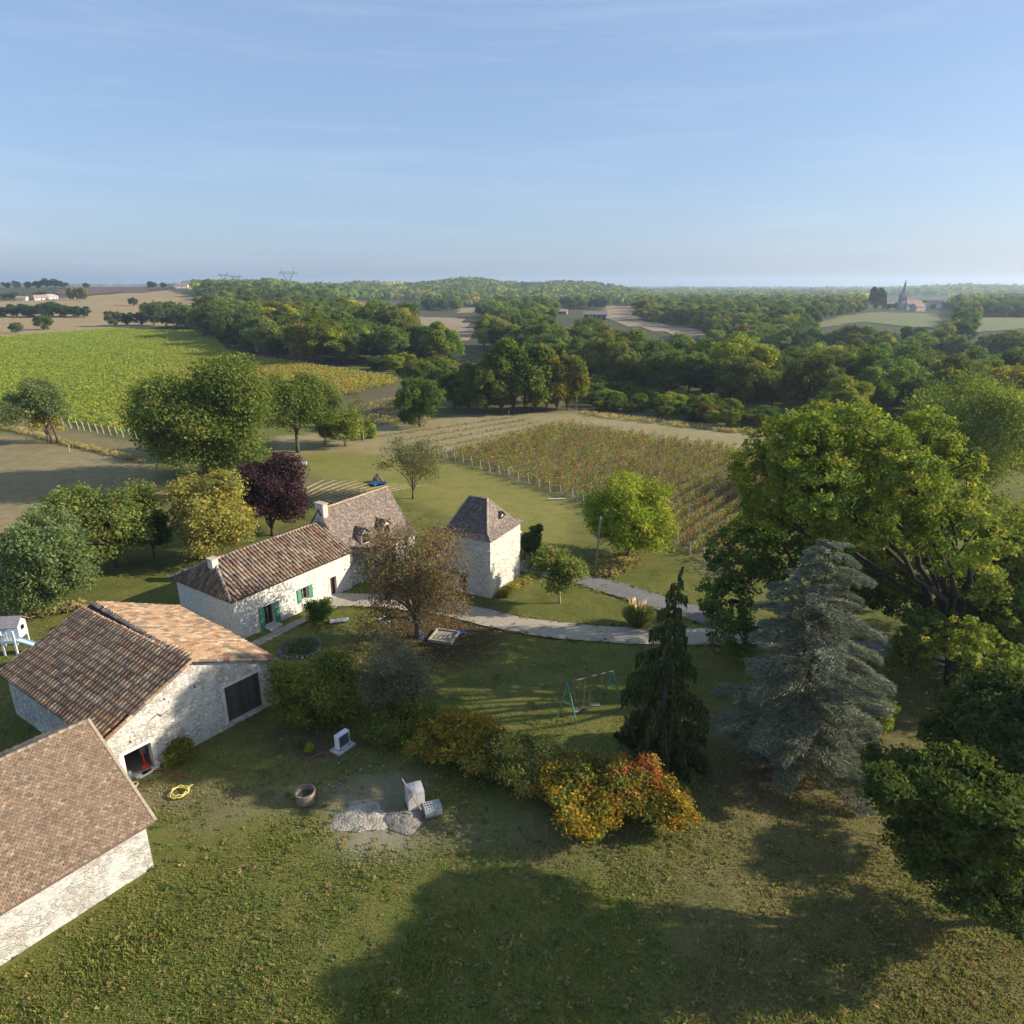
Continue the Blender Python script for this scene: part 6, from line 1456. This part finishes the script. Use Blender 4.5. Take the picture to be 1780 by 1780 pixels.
# sand heap
def heap(name, label, c, rx, ry, hz, colr, seed):
    n, k = 26, 12; rng = np.random.default_rng(seed); m = MB(); rows = []
    for j in range(k + 1):
        f = j / k; row = []
        for i in range(n):
            a = 2 * math.pi * i / n; w = 1 + .16 * math.sin(a * 3 + seed) + .08 * math.sin(a * 7 + 2 * seed); rr_ = (1 - f) * w
            row.append((c[0] + rx * rr_ * math.cos(a), c[1] + ry * rr_ * math.sin(a), hz * (1 - (1 - f) ** 2) * (1 + .10 * math.sin(a * 5 + j)) - .03 + rng.normal() * .012))
        rows.append(row)
    b0 = len(m.v); m.v = [p for r_ in rows for p in r_]
    for j in range(k):
        for i in range(n): m.f.append((j * n + i, j * n + (i + 1) % n, (j + 1) * n + (i + 1) % n, (j + 1) * n + i)); m.c.append(colr)
    tag(m.build(name, M['sandm'], None, smooth=True), label, 'heap')
c = G(628, 1420); heap('sand_heap', 'pale heap of sand and rubble at the bottom of the yard', c, 1.7, 1.3, .26, (.37, .32, .245), 3)
c2 = G(700, 1425); heap('rubble_heap', 'darker patch of stony rubble beside the concrete blocks', c2, 1.3, 1.0, .28, (.24, .21, .175), 5)
r_ = random.Random(12)
for i in range(46):
    px, py = r_.gauss(640, 75), r_.gauss(1355, 22); b = G(px, py); s = r_.uniform(.03, .11); m = MB(); m.tube([(0, 0, -s * .4), (r_.uniform(-.2, .2) * s, 0, .1 * s), (0, 0, s * .8)], [s * .9, s * 1.1, s * .45], 6); g_ = r_.uniform(.7, 1.1)
    o = m.build('loose_stone', M['stone'], None, color=(.26 * g_, .245 * g_, .215 * g_)); o.location = (b[0], b[1], 0); o.rotation_euler = (r_.uniform(-.5, .5), r_.uniform(-.5, .5), r_.uniform(0, 6)); tag(o, 'loose pale stone lying around the sand heap', 'stone', 'loose stones by the sand heap')
# pallets of concrete blocks
def blocks(px, py, nx_, ny_, nz_, rot, label, hollow, skip=()):
    b = G(px, py); e = empty('block_stack', b, rot, label, 'block stack'); me = MB()
    me.box((-.245, -.095, 0), (.245, .095, .195)).v
    if hollow:
        mm = MB(); x0, x1, y0, y1, z1 = -.245, .245, -.095, .095, .195
        for a, c_ in (((x0, y0), (x1, y0 + .03)), ((x0, y1 - .03), (x1, y1)), ((x0, y0 + .03), (x0 + .03, y1 - .03)), ((x1 - .03, y0 + .03), (x1, y1 - .03)), ((-.09, y0 + .03), (-.06, y1 - .03)), ((.06, y0 + .03), (.09, y1 - .03))): mm.box((a[0], a[1], 0), (c_[0], c_[1], z1))
        mm.box((x0 + .03, y0 + .03, .0), (x1 - .03, y1 - .03, .02), (.3, .3, .3)); me = mm
    msh = me.mesh('block', 1.0); msh.materials.append(M['concrete'])
    rd = random.Random(px)
    for k in range(nz_):
        for i in range(nx_):
            for j in range(ny_):
                if (i, j, k) in skip: continue
                g_ = rd.uniform(.85, 1.1); o = link('block', msh, None, e, (.52 * g_, .50 * g_, .46 * g_)); o.location = ((i - (nx_ - 1) / 2) * .505 + rd.uniform(-.006, .006), (j - (ny_ - 1) / 2) * .205 + rd.uniform(-.005, .005), .12 + k * .2)
    for j in (-1, 0, 1): MB().box((-nx_ * .26, j * ny_ * .09 - .05, 0), (nx_ * .26, j * ny_ * .09 + .05, .115)).build('pallet_bearer', M['wood'], e, color=(.3, .24, .17))
blocks(722, 1400, 2, 5, 6, .35, 'tall square stack of pale concrete blocks', False)
blocks(752, 1412, 2, 4, 2, .35, 'low stack of hollow concrete blocks beside the tall one', True)
b = G(722, 1400); o = MB().bar((-.7, -.1, 2.05), (.5, -.95, .5), .05, .07).build('timber_batten', M['wood'], None, color=(.33, .23, .14)); o.location = b; tag(o, 'thin timber batten leaning across the tall block stack', 'batten')
# garden table, stone bench, sandpit and blue sheets
b = G(671, 1090); e = empty('round_table', b, 0, 'round white wrought iron garden table under the chestnut', 'table')
m = MB(); 
for rr_ in (.2, .4, .58): m.tube([(rr_ * math.cos(k * .2618), rr_ * math.sin(k * .2618), .78) for k in range(25)], .022, 5)
for k in range(12): m.tube([(0, 0, .78), (.58 * math.cos(k * .5236), .58 * math.sin(k * .5236), .78)], .014, 4)
m.build('table_top', M['metal'], e, color=(.62, .62, .66))
for k in range(3): MB().tube([(.12 * math.cos(k * 2.09), .12 * math.sin(k * 2.09), .77), (.05 * math.cos(k * 2.09), .05 * math.sin(k * 2.09), .4), (.34 * math.cos(k * 2.09), .34 * math.sin(k * 2.09), 0)], .02, 5).build('leg', M['metal'], e, color=(.6, .6, .63))
b = G(590, 1081); e = empty('stone_bench', b, .25, 'low flat stone slab on the grass before the farmhouse', 'stone slab'); MB().box((-.85, -.3, .1), (.85, .3, .2)).build('slab', M['stone'], e, color=(.46, .45, .42)); MB().box((-.6, -.22, 0), (-.4, .22, .1)).build('support', M['stone'], e, color=(.4, .39, .36)); MB().box((.4, -.22, 0), (.6, .22, .1)).build('support', M['stone'], e, color=(.4, .39, .36))
b = G(772, 1108); e = empty('sandpit', b, -.28, 'square timber edged sandpit under the chestnut', 'sandpit')
for a, c_ in (((-1.1, -1.1), (1.1, -.96)), ((-1.1, .96), (1.1, 1.1)), ((-1.1, -.96), (-.96, .96)), ((.96, -.96), (1.1, .96))): MB().box((*a, -.02), (*c_, .24)).build('timber', M['wood'], e, color=(.36, .32, .26))
m = MB(); m.box((-.96, -.96, -.02), (.96, .96, .10)); m.build('sand', M['sandm'], e, color=(.34, .29, .21))
for k in range(4): MB().bar((-.7 + k * .4, -.5, .14), (-.4 + k * .3, .5, .16), .12, .03).build('loose_board', M['wood'], e, color=(.4, .36, .28))
def sheet(name, label, px, py, w, l, rot, col, hz, seed):
    rng = np.random.default_rng(seed); n, k = 14, 8; V = []
    for j in range(k + 1):
        for i in range(n + 1): V.append(((i / n - .5) * l, (j / k - .5) * w * (1 + .2 * math.sin(i * .9 + seed)), .02 + hz * abs(math.sin(i * 1.1 + j * .7 + seed) * math.cos(j * .9 - i * .3)) + rng.random() * .02))
    i_ = np.arange((n + 1) * (k + 1)).reshape(k + 1, n + 1); Fc = np.stack([i_[:-1, :-1].ravel(), i_[:-1, 1:].ravel(), i_[1:, 1:].ravel(), i_[1:, :-1].ravel()], 1)
    o = link(name, npmesh(name, np.array(V), Fc), M['cloth'], None, col); o.location = G(px, py); o.rotation_euler = (0, 0, rot); o.data.polygons.foreach_set('use_smooth', [True] * len(o.data.polygons)); return tag(o, label, 'tarpaulin')
sheet('blue_sheet', 'crumpled blue plastic sheet right of the sandpit', 793, 1104, .5, 2.0, .45, (.035, .11, .34), .16, 2)
b = G(732, 1108); e = empty('blue_bucket', b, 0, 'blue plastic bucket left of the sandpit', 'bucket')
MB().tube([(0, 0, 0), (0, 0, .36)], [.2, .27], 14, cap=False).build('body', M['cloth'], e, color=(.03, .10, .33)); MB().tube([(0, 0, .02), (0, 0, .05)], .19, 14).build('bottom', M['cloth'], e, color=(.03, .09, .28)); MB().tube([(-.26, 0, .35), (-.15, 0, .5), (.15, 0, .5), (.26, 0, .35)], .012, 4).build('handle', M['metal'], e, color=(.4, .4, .4))
o = sheet('blue_pool', 'blue tarpaulin covered pile behind the steep roofed house', 658, 843, 1.5, 2.3, .1, (.03, .085, .22), .6, 5)
m = G(656, 838); heap('earth_mound', 'small brown mound on the blue tarpaulin pile', (m[0], m[1] + .3), 1.0, .8, 1.15, (.16, .12, .09), 9)
b = G(523, 809); e = empty('white_trough', b, .2, 'white stone trough on the far lawn behind the plum tree', 'trough'); MB().box((-1.0, -.45, 0), (1.0, .45, .18)).build('base', M['stone'], e, color=(.6, .58, .53)); 
for a, c_ in (((-1, -.45), (1, -.33)), ((-1, .33), (1, .45)), ((-1, -.33), (-.86, .33)), ((.86, -.33), (1, .33))): MB().box((*a, .18), (*c_, .62)).build('side', M['stone'], e, color=(.64, .62, .57))
# raked arcs on the far lawn
m = MB()
for k in range(11):
    pts = []
    for i in range(16):
        f = i / 15; g_ = G(505 + k * 9 + f * (60 + k * 9), 868 - f * 46 + k * .8 + 12 * f * f); pts.append((g_[0], g_[1], .0))
    m.tube(pts, [.05 + .10 * math.sin(math.pi * min(max(i / 15, .03), .97)) for i in range(16)], 5, (.27, .215, .12))
tag(m.build('mown_rows', M['sandm'], None), 'curved raked rows of dry hay on the lawn behind the plum tree', 'hay', kind='stuff')
# round bale
b = G(325, 862); e = empty('round_bale', b, .3, 'brown round straw bale behind the golden tree', 'bale')
m = MB(); m.tube([(-.75, 0, .95), (-.7, 0, .95), (.7, 0, .95), (.75, 0, .95)], [.86, .95, .95, .86], 22, (.22, .16, .10)); m.build('roll', M['wood'], e, smooth=True)
for x in (-.4, 0, .4): m = MB(); m.tube([(x, .955 * math.cos(k * .2618), .95 + .955 * math.sin(k * .2618)) for k in range(25)], .012, 3); m.build('twine', M['wood'], e, color=(.35, .3, .2))
# ring of stones (flower bed)
b = G(522, 1127); e = empty('flower_bed', b, 0, 'round dark flower bed edged with stones before the barn', 'flower bed')
for k in range(26):
    a = 2 * math.pi * k / 26; g_ = random.uniform(.6, 1.1); m = MB(); s = random.uniform(.13, .2); m.tube([(0, 0, -.03), (0, 0, .1), (0, 0, .2)], [s, s * 1.1, s * .5], 6); o = m.build('edging_stone', M['stone'], e, color=(.17 * g_, .16 * g_, .15 * g_)); o.location = (1.75 * math.cos(a), 1.75 * math.sin(a), 0)
m = MB(); m.tube([(0, 0, -.02), (0, 0, .09)], 1.65, 24); m.build('soil', M['concrete'], e, color=(.075, .06, .045))
cen = np.stack([1.3 * np.cos(np.arange(40)) * np.sqrt(np.arange(40) / 40), 1.3 * np.sin(np.arange(40)) * np.sqrt(np.arange(40) / 40), np.full(40, .18)], 1); V, Fc, C = leafquads(cen, np.tile([[0., 0, 1]], (40, 1)), 14, .14, .11, P_OAKD, np.random.default_rng(2)); V[:, 2] = np.maximum(V[:, 2], .1); link('plants', npmesh('plants', V, Fc, C), M['leaf'], e)['kind'] = 'stuff'
# paved strip along the farmhouse
pv = empty('paved_path', ho, HA_, 'strip of worn paving slabs along the farmhouse front', 'path'); r_ = random.Random(8)
for i in range(15):
    for j in range(2):
        x0 = -.3 + i * .62; g_ = r_.uniform(.8, 1.15); o = MB().box((x0 + .012, -1.75 + j * .4 + .012, -.02), (x0 + .60, -1.75 + (j + 1) * .4 - .012, .055 + r_.uniform(0, .02))).build('paving_slab', M['stone'], pv, U, color=(.36 * g_, .31 * g_, .26 * g_))
# playhouse
def playhouse():
    b = G(20, 1140); e = empty('playhouse', b, .12, 'white wooden playhouse on stilts with a blue slide at the left edge', 'playhouse'); wc = (.70, .74, .76); k = 1.2
    fz = 1.15; x0, x1, y0, y1 = -1.55, .55, 0, 2.0
    for x in (x0 + .08, (x0 + x1) / 2, x1 - .08):
        for y in (y0 + .08, y1 - .08): MB().box((x - .07, y - .07, -.1), (x + .07, y + .07, fz + (1.1 if y < 1 else 0))).build('post', M['paint'], e, color=wc)
    MB().box((x0, y0, fz), (x1, y1, fz + .08)).build('deck', M['wood'], e, color=(.5, .52, .52))
    cb = MB(); yc = .75
    cb.box((x0, yc, fz + .08), (x1, y1, fz + 1.25), wc)
    for x in (x0, x1): cb.face([(x, yc, fz + 1.25), (x, y1, fz + 1.25), (x, (yc + y1) / 2, fz + 1.75)], wc)
    cab = cb.build('cabin', M['paint'], e)
    MB().box((x1 + .005, 1.15, fz + .65), (x1 + .03, 1.6, fz + 1.05)).build('window', M['dark'], cab); MB().box((x0 + .5, yc - .03, fz + .1), (x0 + 1.1, yc - .005, fz + 1.05)).build('door', M['paint'], cab, color=(.55, .68, .70))
    rf_ = MB()
    for s_ in (-1, 1):
        p = [Vector((x0 - .15, (yc + y1) / 2, fz + 1.85)), Vector((x1 + .15, (yc + y1) / 2, fz + 1.85)), Vector((x1 + .15, (yc + y1) / 2 + s_ * .95, fz + 1.15)), Vector((x0 - .15, (yc + y1) / 2 + s_ * .95, fz + 1.15))]; u_ = Vector((0, 0, .06))
        rf_.face([q + u_ for q in p]); rf_.face(p[::-1]); rf_.face([p[2], p[3], p[3] + u_, p[2] + u_]); rf_.face([p[1], p[2], p[2] + u_, p[1] + u_])
    rf_.build('roof', M['deck'], e, color=(.25, .23, .23))
    for z in (.2, .75): MB().box((x0, y0, fz + z), (x1, y0 + .05, fz + z + .06)).build('rail', M['paint'], e, color=wc)
    for i in range(9): MB().box((x0 + .15 + i * .22, y0 + .01, fz + .2), (x0 + .22 + i * .22, y0 + .04, fz + .75)).build('baluster', M['paint'], e, color=wc)
    s_ = MB(); pts = [(x1, .4, fz + .05), (x1 + .5, .4, fz - .15), (x1 + 1.6, .4, .45), (x1 + 2.1, .4, .2), (x1 + 2.5, .4, .18)]
    for a, c_ in zip(pts[:-1], pts[1:]):
        s_.face([(a[0], .1, a[2]), (c_[0], .1, c_[2]), (c_[0], .7, c_[2]), (a[0], .7, a[2])])
        for y in (.1, .7): s_.face([(a[0], y, a[2]), (c_[0], y, c_[2]), (c_[0], y, c_[2] + .18), (a[0], y, a[2] + .18)])
    s_.build('slide', M['cloth'], e, color=(.42, .55, .62))
playhouse()
# fence posts by the twin trunked tree
for i, (px, py) in enumerate(((121, 786), (47, 768))):
    b = G(px, py); o = MB().tube([(0, 0, -.1), (.08, 0, 1.6)], .08, 6).build('fence_post', M['wood'], None, color=(.42, .36, .29)); o.location = b; tag(o, ('lone pale fence post right of the twin trunked tree', 'lone pale fence post left of the twin trunked tree')[i], 'post')
# logs by the lane corner of the vineyard
b = G(968, 869); o = MB().tube([(-1.2, 0, .12), (1.2, .15, .14)], .12, 7).build('fallen_log', M['wood'], None, color=(.6, .55, .48)); o.location = b; tag(o, 'pale log lying at the lower corner of the small vineyard', 'log')
#@@HAZE
hz_ = MB().box((-12000, -900, -75), (12000, 11000, 85)).mesh('haze')
hm = bpy.data.materials.new('haze'); hm.use_nodes = True; nt = hm.node_tree; nt.nodes.clear(); ho_ = nt.nodes.new('ShaderNodeOutputMaterial')
pv_ = nt.nodes.new('ShaderNodeVolumePrincipled'); pv_.inputs['Color'].default_value = (.72, .86, 1.0, 1); pv_.inputs['Density'].default_value = .00017; pv_.inputs['Anisotropy'].default_value = .35
nt.links.new(pv_.outputs[0], ho_.inputs['Volume'])
tag(link('haze', hz_, hm), 'thin bluish haze over the whole landscape', 'haze', kind='stuff')
